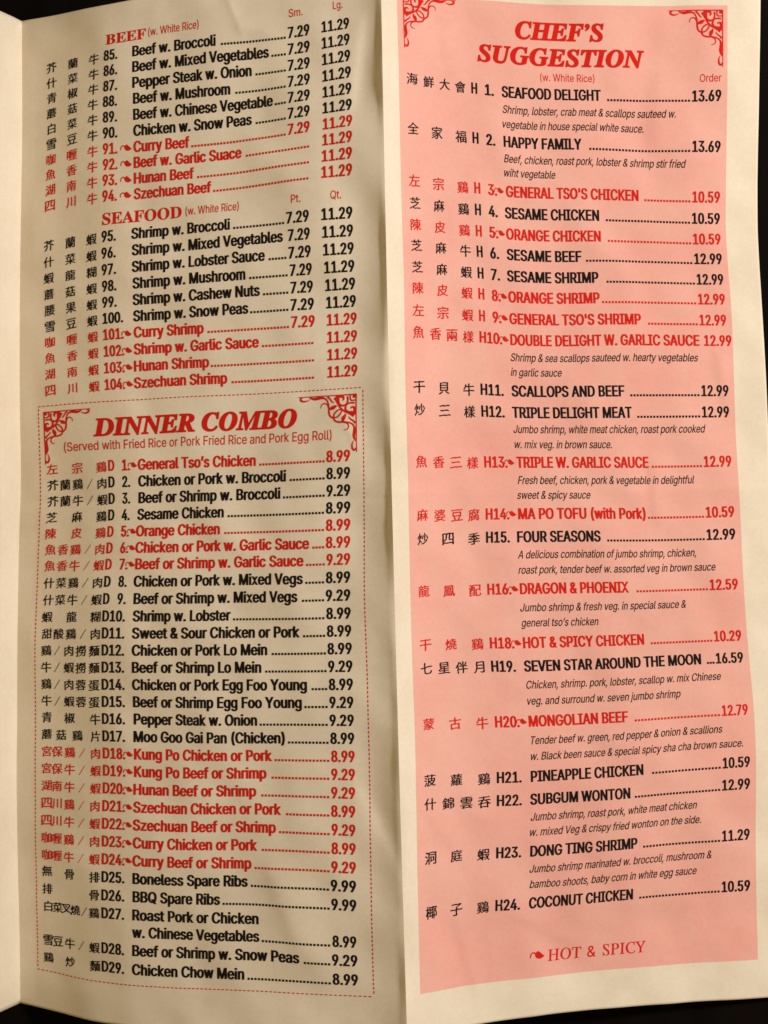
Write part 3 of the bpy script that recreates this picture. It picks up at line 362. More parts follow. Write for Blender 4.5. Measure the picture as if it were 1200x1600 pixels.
"M":[628,[[81,0,60,0,60,170,60,339,60,509,91,509,121,509,152,509,193,402,235,294,277,187,280,180,284,170,287,159,291,148,295,136,299,123,303,110,307,97,311,84,315,71,319,59,322,49,317,49,312,49,307,49,310,59,314,70,318,83,322,95,326,108,330,121,334,134,338,147,342,158,346,170,349,179,352,187,394,294,435,402,476,509,507,509,537,509,568,509,568,339,568,170,568,0,547,0,525,0,504,0,504,97,504,194,504,291,504,302,504,314,504,327,505,340,505,354,505,369,505,383,506,398,506,413,506,428,507,443,507,457,509,457,511,457,513,457,508,441,503,426,498,409,492,393,487,378,482,363,477,348,472,334,467,322,463,309,459,299,456,291,418,194,380,97,342,0,323,0,305,0,286,0,248,97,209,194,170,291,167,299,163,309,159,321,155,333,150,346,145,361,140,376,135,391,129,408,124,424,118,441,112,457,114,457,117,457,119,457,119,444,120,431,120,416,120,401,121,387,121,372,121,357,121,342,122,328,122,315,122,302,122,291,122,194,122,97,122,0,101,0]]],
"N":[523,[[82,0,60,0,60,170,60,339,60,509,85,509,111,509,136,509,205,400,274,291,343,183,349,174,355,164,363,151,370,138,379,123,388,107,396,90,405,73,414,55,411,55,408,54,405,54,403,72,401,90,401,108,400,126,399,142,399,157,399,172,399,185,399,195,399,300,399,404,399,509,420,509,442,509,463,509,463,339,463,170,463,0,438,0,412,0,387,0,325,97,264,193,202,290,194,303,186,316,177,331,169,345,159,362,148,381,137,400,123,424,108,452,111,453,115,453,119,454,120,428,121,405,122,384,123,362,124,344,124,328,125,312,125,300,125,291,125,194,125,97,125,0,103,0]]],
"O":[533,[[311,-7,267,-7,223,-7,184,4,150,25,116,46,90,76,70,115,50,154,40,201,40,254,40,308,50,354,70,393,90,432,116,462,150,484,184,505,223,516,267,516,311,516,350,505,384,484,418,462,444,432,464,393,483,354,493,308,493,254,493,201,483,154,464,115,444,76,418,46,384,25,350,4],[236,53,267,53,297,53,325,61,349,76,374,91,394,114,408,144,423,174,430,211,430,254,430,298,423,335,408,365,394,395,374,417,349,433,325,448,297,456,267,456,236,456,209,448,184,433,159,417,140,394,125,364,111,334,103,297,103,254,103,211,111,174,125,144,140,114,159,92,184,76,209,61]]],
"P":[445,[[82,0,60,0,60,170,60,339,60,509,118,509,177,509,235,509,274,509,307,502,332,487,358,473,377,454,390,430,402,405,409,378,409,348,409,317,402,290,390,265,377,241,358,222,332,207,307,193,274,186,235,186,193,186,151,186,109,186,109,205,109,224,109,242,150,242,191,242,233,242,259,242,281,247,297,256,313,265,325,278,333,294,341,310,344,328,344,348,344,368,341,386,333,402,325,417,313,430,297,439,280,448,259,452,232,452,196,452,160,452,125,452,125,301,125,151,125,0,103,0]]],
"Q":[533,[[274,121,245,159,268,159,290,159,313,159,332,134,351,109,369,85,374,78,379,71,384,65,412,27,440,-10,468,-48,446,-48,423,-48,401,-48,382,-23,364,2,346,27,341,33,336,39,331,46,302,84],[311,-7,267,-7,223,-7,184,4,150,25,116,46,90,76,70,115,50,154,40,201,40,254,40,308,50,354,70,393,90,432,116,462,150,484,184,505,223,516,267,516,311,516,350,505,384,484,418,462,444,432,464,393,483,354,493,308,493,254,493,201,483,154,464,115,444,76,418,46,384,25,350,4],[236,53,267,53,297,53,325,61,349,76,374,91,394,114,408,144,423,174,430,211,430,254,430,298,423,335,408,365,394,395,374,417,349,433,325,448,297,456,267,456,236,456,209,448,184,433,159,417,140,394,125,364,111,334,103,297,103,254,103,211,111,174,125,144,140,114,159,92,184,76,209,61]]],
"R":[449,[[82,0,60,0,60,170,60,339,60,509,119,509,177,509,236,509,275,509,307,502,333,489,359,475,378,457,390,433,403,410,409,382,409,352,409,321,403,295,390,271,378,248,359,230,333,217,307,204,275,198,236,198,189,198,143,198,96,198,96,217,96,236,96,255,142,255,188,255,234,255,260,255,281,259,298,267,314,275,326,286,334,300,341,315,345,332,345,352,345,372,341,390,334,405,326,420,314,431,298,440,281,448,259,452,233,452,197,452,161,452,125,452,125,301,125,151,125,0,103,0],[378,0,353,0,312,76,271,153,230,229,254,229,279,229,303,229,344,153,386,76,428,0,403,0]]],
"S":[447,[[263,-9,224,-9,187,-9,155,-3,128,9,100,21,79,38,64,60,49,82,40,107,38,137,60,137,82,137,104,137,106,117,112,101,123,88,134,75,149,65,166,59,184,52,203,49,224,49,247,49,268,53,286,60,304,68,319,78,329,92,340,105,346,121,346,139,346,155,341,169,332,179,323,189,311,198,296,205,281,211,264,217,245,222,224,228,204,234,184,239,142,251,109,268,86,289,63,311,52,339,52,372,52,401,60,426,75,448,90,469,111,486,138,498,164,510,194,516,227,516,261,516,290,510,316,498,342,486,362,469,377,449,392,428,400,404,401,378,380,378,358,378,337,378,335,403,323,423,302,437,281,451,256,459,225,459,203,459,184,455,167,448,151,441,138,431,129,418,120,406,115,391,115,376,115,358,120,344,131,334,142,323,154,314,169,308,184,302,199,297,212,293,230,289,247,284,264,279,279,275,295,270,312,264,328,257,344,248,359,238,373,227,385,214,395,198,404,181,408,162,408,139,408,111,401,86,386,64,372,41,351,24,323,11,296,-2]]],
"T":[449,[[85,452,32,452,32,471,32,490,32,509,160,509,288,509,417,509,417,490,417,471,417,452,363,452,310,452,257,452,257,301,257,151,257,0,235,0,214,0,193,0,193,151,193,301,193,452,139,452]]],
"U":[517,[[299,-8,259,-8,219,-8,184,0,154,15,124,31,101,53,85,80,68,107,60,138,60,173,60,285,60,397,60,509,81,509,103,509,124,509,124,399,124,288,124,178,124,154,130,132,141,113,152,94,167,79,187,68,207,57,231,52,259,52,287,52,311,57,331,68,351,79,366,94,377,113,387,132,393,154,393,178,393,288,393,399,393,509,414,509,436,509,457,509,457,397,457,285,457,173,457,138,449,107,433,80,416,53,393,31,363,15,334,0]]],
"V":[480,[[229,0,204,0,141,170,79,339,16,509,39,509,62,509,84,509,120,408,156,307,192,206,198,189,206,166,215,137,224,109,235,73,248,31,243,31,239,31,235,31,247,74,258,110,267,138,276,166,284,189,290,206,325,307,360,408,395,509,417,509,440,509,463,509,401,339,340,170,278,0,253,0]]],
"W":[686,[[180,0,155,0,109,170,63,339,16,509,38,509,60,509,82,509,109,404,136,300,163,196,168,179,172,163,175,145,179,128,183,111,187,94,190,76,194,58,197,40,194,40,192,40,189,40,193,58,196,76,200,94,203,111,207,128,211,145,215,163,220,179,224,196,251,300,279,404,306,509,331,509,355,509,380,509,407,404,434,300,462,196,466,179,470,163,474,145,478,128,482,111,486,94,490,76,494,58,497,40,494,40,491,40,488,40,492,58,495,76,499,94,502,111,506,128,510,145,515,163,519,179,523,196,550,300,576,404,603,509,625,509,647,509,670,509,623,339,577,170,530,0,505,0,480,0,455,0,426,108,397,215,368,323,362,344,357,367,351,391,346,416,341,444,336,475,341,475,345,475,350,475,345,445,340,419,335,395,330,371,324,347,318,323,289,215,260,108,230,0,205,0]]],
"X":[474,[[43,0,18,0,84,95,151,190,217,284,217,268,217,252,217,236,155,327,92,418,29,509,54,509,79,509,104,509,129,473,153,437,178,400,188,385,197,372,204,361,211,350,217,340,223,329,229,318,236,306,243,292,240,292,236,292,232,292,239,306,246,318,252,329,258,339,264,350,272,361,279,372,288,385,298,400,323,437,348,473,374,509,398,509,422,509,446,509,384,419,321,329,259,239,259,255,259,271,259,287,324,191,390,96,456,0,431,0,406,0,382,0,352,43,322,86,292,129,283,143,275,155,268,165,262,175,256,185,250,195,244,206,238,217,230,231,235,231,240,231,244,231,238,218,231,207,225,196,219,186,213,176,206,166,199,155,191,143,182,129,152,86,122,43,91,0,67,0]]],
"Y":[472,[[225,0,203,0,203,69,203,139,203,208,141,308,79,409,16,509,41,509,66,509,91,509,125,454,159,399,192,344,203,326,213,309,222,292,231,275,240,255,250,230,241,230,232,230,224,230,233,255,242,276,251,293,260,310,270,327,280,344,314,399,347,454,381,509,406,509,430,509,455,509,393,409,330,308,268,208,268,139,268,69,268,0,247,0]]],
"a":[389,[[182,-9,160,-9,136,-9,114,-4,94,5,75,14,59,27,48,45,36,62,30,83,30,108,30,130,35,147,43,161,52,175,63,185,78,193,92,201,108,207,125,211,143,215,160,218,178,220,201,223,219,225,234,227,248,228,258,231,265,235,272,239,276,245,276,255,276,255,276,256,276,257,276,272,273,286,267,297,261,308,252,316,240,322,228,328,213,331,196,331,178,331,162,328,149,322,136,317,126,309,118,301,110,292,104,283,100,274,80,280,61,285,41,291,50,314,62,332,79,346,95,360,113,369,133,375,153,381,173,384,194,384,208,384,223,383,239,379,255,376,271,370,286,360,301,351,313,338,322,320,332,303,337,280,337,251,337,168,337,84,337,0,317,0,297,0,277,0,277,17,277,35,277,52,275,52,274,52,272,52,268,43,261,34,252,25,243,15,230,7,215,1,200,-5],[155,45,170,45,193,45,212,50,228,59,243,68,255,79,263,93,271,107,276,122,276,138,276,155,276,173,276,190,273,187,268,184,259,182,251,180,242,178,231,176,221,174,210,172,200,171,190,170,182,169,175,168,161,166,147,163,134,159,121,154,111,148,103,139,96,131,92,119,92,105,92,92,95,81,102,72,109,63,118,57,130,52,142,48]]],
"b":[424,[[261,-8,229,-8,206,-8,187,-4,172,4,158,12,146,21,138,31,129,42,123,51,118,59,116,59,114,59,112,59,112,39,112,20,112,0,92,0,72,0,53,0,53,170,53,339,53,509,73,509,93,509,114,509,114,446,114,382,114,319,115,319,117,319,118,319,123,327,129,336,137,346,145,356,157,365,171,373,186,381,205,384,229,384,261,384,289,376,313,361,337,345,356,322,370,293,383,263,390,229,390,189,390,149,383,114,370,84,356,55,337,32,313,16,289,0],[197,47,220,47,244,47,263,53,279,66,295,78,308,95,316,117,324,138,328,162,328,189,328,216,324,240,316,261,308,282,296,299,280,311,264,324,244,330,220,330,197,330,177,324,161,312,145,300,133,284,125,263,117,242,113,217,113,189,113,161,117,136,125,115,133,94,146,77,162,65,178,53]]],
"c":[396,[[226,-8,207,-8,173,-8,143,0,117,16,91,33,71,56,56,85,41,114,34,149,34,187,34,227,41,262,56,291,71,321,91,343,117,360,143,376,173,384,207,384,226,384,243,382,260,377,276,372,292,365,305,356,319,347,330,335,340,322,350,309,357,294,362,277,342,272,322,267,303,262,300,272,296,281,290,289,285,297,278,305,270,311,262,317,253,322,242,325,232,328,220,330,207,330,182,330,161,323,145,310,129,297,116,280,108,258,100,237,96,213,96,187,96,162,100,139,108,117,116,96,129,79,145,66,161,53,182,46,207,46,220,46,232,48,243,52,253,55,263,60,271,66,279,72,286,80,292,89,297,97,301,107,304,117,324,112,343,107,363,102,358,85,351,70,341,56,332,43,320,31,306,21,293,12,277,4,261,-1,244,-6]]],
"d":[424,[[219,-8,195,-8,164,-8,136,0,111,16,87,32,68,55,55,84,41,114,34,149,34,189,34,229,41,263,55,293,69,322,88,345,112,361,136,376,164,384,196,384,219,384,238,381,253,373,268,365,279,356,287,346,296,336,302,327,306,319,308,319,309,319,311,319,311,382,311,446,311,509,331,509,351,509,372,509,372,339,372,170,372,0,352,0,332,0,313,0,313,20,313,39,313,59,311,59,309,59,307,59,302,51,295,42,287,31,278,21,267,12,252,4,238,-4],[181,47,205,47,227,47,247,53,263,65,279,77,291,94,299,115,308,136,312,161,312,189,312,217,308,242,300,263,292,284,279,300,263,312,247,324,228,330,205,330,181,330,161,324,145,311,129,299,116,282,108,261,100,240,96,216,96,189,96,162,100,138,109,117,117,95,129,78,145,66,161,53]]],
"e":[404,[[238,-8,212,-8,175,-8,143,0,117,16,90,33,70,56,56,85,41,114,34,148,34,187,34,226,41,260,55,290,69,319,89,343,115,359,141,376,171,384,205,384,226,384,246,381,266,374,285,367,303,356,319,341,335,326,348,306,357,282,366,258,371,228,371,194,371,186,371,178,371,169,272,169,174,169,75,169,75,187,75,204,75,221,163,221,250,221,338,221,329,215,319,208,310,202,310,227,306,249,298,269,290,288,278,303,263,314,247,325,228,330,205,330,182,330,163,325,146,313,130,302,118,288,109,270,100,251,96,232,96,211,96,200,96,189,96,178,96,150,101,126,110,106,120,87,134,72,151,61,168,51,189,46,212,46,228,46,241,48,254,53,266,57,277,64,285,73,294,82,301,93,306,105,325,101,345,96,365,91,359,71,349,54,335,39,321,24,303,13,283,4,262,-4]]],
"f":[254,[[154,379,228,379,228,362,228,344,228,327,154,327,80,327,6,327,6,344,6,362,6,379,80,379],[101,0,81,0,81,144,81,288,81,432,81,453,86,471,96,486,106,500,119,511,135,519,152,526,169,530,187,530,201,530,213,529,222,527,232,525,238,523,243,521,238,503,233,486,227,468,224,470,220,471,215,472,210,473,203,474,195,474,176,474,163,469,154,460,146,451,142,437,142,419,142,279,142,140,142,0,121,0]]],
"g":[425,[[238,-151,207,-151,179,-151,155,-147,134,-140,113,-132,96,-123,82,-110,69,-98,58,-84,51,-69,67,-60,84,-50,101,-41,107,-49,113,-57,122,-66,130,-75,141,-82,154,-88,168,-94,186,-97,207,-97,238,-97,263,-90,282,-75,302,-60,311,-37,311,-6,311,19,311,44,311,68,310,68,308,68,306,68,301,60,295,51,287,41,278,32,267,23,252,16,238,8,219,5,195,5,164,5,137,12,113,27,88,41,69,62,55,90,41,118,34,152,34,191,34,230,41,264,55,293,69,322,88,345,112,361,137,376,165,384,196,384,220,384,239,381,253,373,268,365,280,356,288,346,297,336,303,327,308,319,309,319,311,319,313,319,313,339,313,359,313,379,333,379,353,379,372,379,372,250,372,121,372,-9,372,-42,365,-69,350,-90,335,-111,316,-126,291,-136,266,-146],[181,59,205,59,228,59,248,64,264,75,280,86,292,101,300,121,308,141,312,165,312,193,312,220,308,243,300,264,292,284,280,301,264,312,248,324,228,330,205,330,181,330,161,324,145,312,129,299,117,283,109,262,100,242,96,219,96,193,96,166,100,143,109,123,117,103,129,87,145,76,162,65]]],
"h":[410,[[114,249,114,227,114,151,114,76,114,0,93,0,73,0,53,0,53,170,53,339,53,509,73,509,93,509,114,509,114,435,114,361,114,287,110,287,106,287,102,287,114,322,131,347,152,362,174,377,199,384,227,384,253,384,276,379,295,369,315,358,330,342,341,321,352,299,357,273,357,240,357,160,357,80,357,0,337,0,316,0,296,0,296,78,296,157,296,235,296,265,288,288,273,304,258,321,237,329,210,329,192,329,175,325,161,317,146,309,135,298,126,283,118,267]]],
"i":[167,[[73,0,53,0,53,126,53,253,53,379,73,379,93,379,114,379,114,253,114,126,114,0,93,0],[95,443,84,443,72,443,62,447,54,455,45,462,41,472,41,483,41,494,45,504,54,512,62,520,72,524,84,524,95,524,106,520,114,512,122,504,126,494,126,483,126,472,122,462,114,455,106,447]]],
"j":[167,[[53,243,53,379,73,379,93,379,114,379,114,243,114,106,114,-30,114,-53,110,-73,102,-90,93,-107,81,-120,65,-129,48,-138,28,-143,4,-143,-1,-143,-5,-143,-10,-143,-10,-124,-10,-105,-10,-87,-6,-87,-2,-87,2,-87,20,-87,32,-82,40,-72,49,-62,53,-48,53,-29,53,107],[95,443,83,443,72,443,62,447,53,455,45,462,41,472,41,483,41,494,45,504,53,512,62,520,72,524,83,524,95,524,105,520,114,512,122,504,126,494,126,483,126,472,122,462,114,455,105,447]]],
"k":[381,[[132,158,110,137,110,162,110,187,110,212,113,212,117,212,121,212,175,268,230,323,284,379,310,379,335,379,360,379,301,319,243,259,184,199,182,199,179,199,177,199,155,178],[73,0,53,0,53,170,53,339,53,509,73,509,93,509,114,509,114,339,114,170,114,0,93,0],[320,0,294,0,245,62,197,124,148,186,162,200,177,214,191,229,252,152,312,76,372,0,346,0]]],
"l":[189,[[147,-2,139,-2,110,-2,88,5,74,20,60,35,53,57,53,84,53,226,53,367,53,509,73,509,93,509,114,509,114,372,114,235,114,99,114,81,116,69,120,62,125,55,133,52,146,52,152,52,157,52,160,53,164,53,167,54,170,54,173,37,177,20,181,3,175,1,169,0,162,-1,154,-2]]],
"m":[610,[[73,0,53,0,53,126,53,253,53,379,72,379,92,379,112,379,112,351,112,323,112,295,111,295,109,295,108,295,113,316,121,332,132,346,144,359,157,369,172,376,187,383,203,386,219,386,247,386,270,378,287,361,305,344,316,322,321,295,318,295,315,295,312,295,317,313,325,329,337,343,349,357,364,367,381,375,398,382,416,386,437,386,459,386,479,381,497,372,515,362,530,348,541,328,551,309,557,285,557,255,557,170,557,85,557,0,536,0,516,0,496,0,496,85,496,169,496,254,496,281,488,301,473,313,457,325,439,330,419,330,402,330,387,327,374,320,362,313,352,303,345,290,339,278,335,263,335,247,335,165,335,82,335,0,315,0,295,0,274,0,274,87,274,173,274,260,274,281,267,298,253,311,239,324,221,330,199,330,185,330,171,327,158,320,144,313,134,303,126,289,118,276,114,258,114,238,114,159,114,79,114,0,93,0]]],
"n":[410,[[114,249,114,227,114,151,114,76,114,0,93,0,73,0,53,0,53,126,53,253,53,379,72,379,92,379,112,379,112,349,112,318,112,287,109,287,106,287,102,287,114,322,131,347,152,362,174,377,199,384,227,384,253,384,276,379,295,369,314,358,330,342,341,321,352,299,357,273,357,240,357,160,357,80,357,0,337,0,316,0,296,0,296,78,296,157,296,235,296,265,288,288,273,304,258,321,237,329,210,329,192,329,175,325,161,317,146,309,135,298,126,283,118,267]]],
"o":[415,[[242,-8,207,-8,173,-8,143,0,117,16,91,33,71,56,56,85,41,114,34,149,34,187,34,227,41,262,56,291,71,321,91,343,117,360,143,376,173,384,207,384,242,384,273,376,299,360,325,343,345,321,359,291,374,262,381,227,381,187,381,149,374,114,359,85,345,56,325,33,299,16,273,0],[182,46,207,46,233,46,254,53,270,66,287,79,299,96,307,117,315,139,319,162,319,187,319,213,315,236,307,258,299,280,287,297,270,310,254,323,233,330,207,330,182,330,161,323,145,310,129,297,116,280,108,258,100,237,96,213,96,187,96,162,100,139,108,117,116,96,129,79,145,66,161,53]]],
"p":[424,[[73,-143,53,-143,53,31,53,205,53,379,72,379,92,379,112,379,112,359,112,339,112,319,114,319,116,319,118,319,123,327,129,336,137,346,145,356,157,365,171,373,186,381,205,384,229,384,261,384,289,376,313,361,337,345,356,322,370,293,383,263,390,229,390,189,390,149,383,114,370,84,356,55,337,32,313,16,289,0,261,-8,229,-8,206,-8,187,-4,173,4,158,12,146,21,138,31,130,42,123,51,118,59,117,59,115,59,114,59,114,-8,114,-76,114,-143,93,-143],[197,47,220,47,244,47,263,53,279,66,295,78,308,95,316,117,324,138,328,162,328,189,328,216,324,240,316,261,308,282,296,299,280,311,264,324,244,330,220,330,197,330,177,324,161,312,145,300,133,284,125,263,117,242,113,217,113,189,113,161,117,136,125,115,133,94,146,77,162,65,178,53]]],
"r":[259,[[73,0,53,0,53,126,53,253,53,379,72,379,92,379,112,379,112,360,112,340,112,321,113,321,114,321,115,321,122,340,135,355,152,367,170,379,190,385,213,385,218,385,223,385,229,384,235,384,240,384,243,384,243,363,243,343,243,322,242,323,237,323,230,324,223,325,215,326,207,326,189,326,173,322,159,315,145,307,134,297,126,284,118,270,114,255,114,237,114,158,114,79,114,0,93,0]]],
"s":[365,[[211,-8,182,-8,156,-8,133,-4,112,3,92,11,75,23,62,38,49,53,40,72,36,94,55,98,74,102,94,107,99,86,109,70,124,60,139,50,158,45,181,45,208,45,229,51,244,62,260,74,268,87,268,103,268,116,263,127,254,136,245,144,231,151,212,155,191,160,170,165,149,170,115,178,89,191,72,208,55,225,47,247,47,274,47,296,53,315,65,332,77,348,94,361,115,370,136,380,160,384,187,384,213,384,235,380,254,372,272,365,287,353,299,339,310,325,319,309,324,290,305,286,287,281,268,277,263,292,255,304,243,316,230,327,212,333,187,333,165,333,146,327,131,317,116,306,109,293,109,277,109,263,114,252,124,243,134,235,150,228,172,223,191,218,210,214,229,209,264,201,290,188,306,171,323,154,331,133,331,107,331,84,325,64,312,47,300,30,282,16,260,6,237,-3]]],
"t":[227,[[138,379,204,379,204,362,204,344,204,327,138,327,72,327,6,327,6,344,6,362,6,379,72,379],[65,345,65,471,85,471,106,471,126,471,126,347,126,222,126,98,126,81,129,69,136,61,143,54,154,50,170,50,174,50,179,50,185,51,191,52,197,53,202,54,206,36,209,19,213,2,207,0,200,-2,192,-3,184,-4,176,-4,168,-4,136,-4,110,4,92,21,74,38,65,62,65,93,65,219]]],
"u":[410,[[211,-5,182,-5,157,-5,134,0,115,11,95,21,80,37,69,59,58,80,53,107,53,139,53,219,53,299,53,379,73,379,93,379,114,379,114,301,114,222,114,144,114,114,121,91,137,75,152,58,173,50,200,50,218,50,235,54,249,62,264,70,275,81,283,97,292,112,296,131,296,153,296,228,296,304,296,379,316,379,337,379,357,379,357,253,357,126,357,0,337,0,318,0,298,0,298,31,298,61,298,92,301,92,304,92,307,92,295,57,279,32,257,17,235,2]]],
"v":[389,[[184,0,163,0,114,126,66,253,17,379,40,379,62,379,84,379,111,305,138,230,165,155,174,132,181,110,187,87,193,64,199,42,206,21,198,21,191,21,184,21,191,42,197,64,203,87,209,110,216,132,224,155,251,230,278,305,305,379,327,379,349,379,371,379,323,253,275,126,226,0,205,0]]],
"w":[567,[[158,0,138,0,99,126,61,253,23,379,44,379,66,379,87,379,103,324,118,269,133,214,140,191,147,165,154,137,161,108,168,76,175,41,172,41,168,41,165,41,172,75,179,106,186,135,193,163,199,190,206,214,221,269,237,324,252,379,273,379,295,379,316,379,332,324,347,269,362,214,368,190,375,164,382,136,388,107,395,76,402,41,399,41,395,41,391,41,399,75,406,107,413,135,420,164,427,190,434,214,449,269,465,324,480,379,502,379,523,379,545,379,506,253,468,126,429,0,409,0,389,0,368,0,352,57,335,114,319,172,314,189,309,207,305,225,300,243,295,261,291,280,286,299,281,318,277,338,281,338,286,338,291,338,286,319,281,299,277,280,272,261,267,243,263,225,258,206,253,189,248,172,231,114,215,57,199,0,178,0]]],
"x":[379,[[44,0,21,0,71,73,121,145,171,218,171,202,171,187,171,171,124,240,76,310,29,379,52,379,76,379,100,379,116,355,132,330,147,306,160,287,170,270,179,253,188,237,198,221,207,206,197,206,186,206,175,206,185,221,194,237,202,253,211,270,221,287,233,306,249,330,266,355,282,379,305,379,328,379,352,379,304,309,256,239,209,169,209,184,209,199,209,214,258,143,308,71,358,0,334,0,310,0,287,0,268,28,249,57,231,85,219,103,209,120,200,136,191,152,182,167,173,182,183,182,194,182,205,182,195,167,186,152,178,136,170,120,160,103,148,85,129,57,110,28,91,0,68,0]]],
"y":[389,[[51,-140,47,-139,52,-121,57,-103,61,-86,65,-86,68,-87,71,-87,83,-90,94,-91,104,-89,114,-87,122,-82,130,-74,138,-66,145,-53,151,-36,155,-24,159,-13,163,-1,114,126,66,252,17,379,40,379,62,379,84,379,111,305,138,230,165,155,174,132,181,109,187,87,193,64,199,42,206,21,198,21,191,21,184,21,190,42,196,64,202,87,209,110,216,132,224,155,251,230,278,305,305,379,327,379,349,379,371,379,316,234,260,88,204,-58,196,-78,187,-94,177,-107,166,-120,153,-129,139,-136,125,-142,109,-145,91,-145,81,-145,72,-144,65,-143,57,-142]]],
"z":[380,[[141,0,42,0,42,15,42,30,42,46,112,137,183,228,254,320,254,321,254,322,254,323,185,323,117,323,48,323,48,342,48,361,48,379,143,379,238,379,333,379,333,363,333,347,333,331,264,241,195,150,126,60,126,59,126,58,126,56,197,56,268,56,339,56,339,38,339,19,339,0,240,0]]],
"’":[177,[[67,318,52,318,62,382,72,445,82,509,105,509,128,509,151,509,133,445,116,382,98,318,83,318]]]}


class Glyphs:
    """letter shapes: outlines squeezed, thickened, sheared and filled"""
    # style: (x squeeze before thickening, thickening, x squeeze after, shear x by y, shear y by x, cap height)
    STYLES = {'b': (0.27, 0.0119, 2.6, 0.0, 0.0, 0.509),
              'r': (0.92, 0.0055, 1.0, 0.0, 0.0, 0.509),
              'o': (0.74, 0.008, 1.0, 0.20, 0.0, 0.509),
              's': (1.0, 0.012, 1.0, 0.0, 0.0, 0.678),
              'i': (1.0, 0.030, 1.0, -0.06, 0.0, 0.675),
              't': (0.95, 0.010, 1.0, -0.24, 0.0, 0.675),
              'c': (0.5, 0.0105, 2.0, 0.0, 0.10, 1.0)}
    MATH = {'s': 0x1D400, 'i': 0x1D468, 't': 0x1D434}

    def __init__(self):
        self.cache = {}
        self.txt = bpy.data.curves.new('glyph_source', 'FONT')
        self.txt.size = 1.0
        self.to = bpy.data.objects.new('glyph_source', self.txt)
        C.objects.link(self.to)
        self.hmax = self._bounds(self._outline('H'))

    def _outline(self, s):
        """outlines from Blender's own built-in lettering (serif capitals, Chinese characters)"""
        self.txt.body = s
        dg = bpy.context.evaluated_depsgraph_get()
        dg.update()
        ev = self.to.evaluated_get(dg)
        cu = ev.to_curve(dg)
        out = []
        for sp in cu.splines:
            out.append([(tuple(p.handle_left[:2]), tuple(p.co[:2]), tuple(p.handle_right[:2]))
                        for p in sp.bezier_points])
        ev.to_curve_clear()
        return out

    @staticmethod
    def _bounds(o):
        return max([p[1][0] for sp in o for p in sp] or [0.0])

    @staticmethod
    def _flatten(sp, n=5):
        pts = []
        for k in range(len(sp)):
            p0, h0 = np.array(sp[k][1]), np.array(sp[k][2])
            h1, p1 = np.array(sp[(k + 1) % len(sp)][0]), np.array(sp[(k + 1) % len(sp)][1])
            d = p1 - p0
            L = np.linalg.norm(d)
            if L < 1e-6:
                continue
            bend = max(abs(d[0] * (h - p0)[1] - d[1] * (h - p0)[0]) / L for h in (h0, h1))
            m = n if bend > 0.0015 else 1
            for q in range(m):
                f = q / m
                pts.append(p0 * (1 - f) ** 3 + 3 * h0 * f * (1 - f) ** 2 + 3 * h1 * f * f * (1 - f) + p1 * f ** 3)
        out = []
        for q in pts:
            if not out or np.linalg.norm(q - out[-1]) > 5e-4:
                out.append(q)
        if len(out) > 1 and np.linalg.norm(out[0] - out[-1]) < 5e-4:
            out.pop()
        return np.array(out)

    @staticmethod
    def _area(p):
        q = np.roll(p, -1, 0)
        return 0.5 * np.sum(p[:, 0] * q[:, 1] - p[:, 1] * q[:, 0])

    @staticmethod
    def _grow(p, off):
        d0 = p - np.roll(p, 1, 0)
        d1 = np.roll(p, -1, 0) - p
        n0 = np.stack([d0[:, 1], -d0[:, 0]], 1) / np.linalg.norm(d0, axis=1)[:, None]
        n1 = np.stack([d1[:, 1], -d1[:, 0]], 1) / np.linalg.norm(d1, axis=1)[:, None]
        m = n0 + n1
        k = np.maximum((m * m).sum(1), 0.8)
        return p + off * 2 * m / k[:, None]

    @staticmethod
    def _brush(p, seed):
        q = np.roll(p, -1, 0)
        out = []
        for u, w in zip(p, q):
            n = max(1, int(np.linalg.norm((w - u) * (2, 1)) / 0.07))
            out += [u + (w - u) * k / n for k in range(n)]
        o = np.array(out)
        x, y = o[:, 0] * 2, o[:, 1]
        o[:, 0] += 0.006 * np.sin(17 * y + 9 * x + seed) + 0.004 * np.sin(31 * y - 13 * x + seed)
        o[:, 1] += 0.012 * np.sin(14 * x - 8 * y + seed) + 0.008 * np.sin(29 * x + 11 * y + seed) - 0.07 * (x - 0.5) ** 2
        return o

    @staticmethod
    def _fill(polys):
        from mathutils.geometry import delaunay_2d_cdt
        from mathutils import Vector
        v, e = [], []
        for p in polys:
            n = len(v)
            v += [Vector((float(x), float(y))) for x, y in p]
            e += [(n + i, n + (i + 1) % len(p)) for i in range(len(p))]
        V, _, F, *_ = delaunay_2d_cdt(v, e, [], 0, 1e-6)
        V = np.array([(q.x, q.y) for q in V])
        keep = []
        for f in F:
            c = V[list(f)].mean(0)
            w = 0
            for p in polys:
                q = np.roll(p, -1, 0)
                up = (p[:, 1] <= c[1]) & (q[:, 1] > c[1])
                dn = (p[:, 1] > c[1]) & (q[:, 1] <= c[1])
                cr = (q[:, 0] - p[:, 0]) * (c[1] - p[:, 1]) - (c[0] - p[:, 0]) * (q[:, 1] - p[:, 1])
                w += int((up & (cr > 0)).sum()) - int((dn & (cr < 0)).sum())
            if w != 0:
                f = list(f)
                a, b, d = V[f[0]], V[f[1]], V[f[2]]
                if (b[0] - a[0]) * (d[1] - a[1]) - (b[1] - a[1]) * (d[0] - a[0]) < 0:
                    f.reverse()
                keep.append(f)
        return V, keep

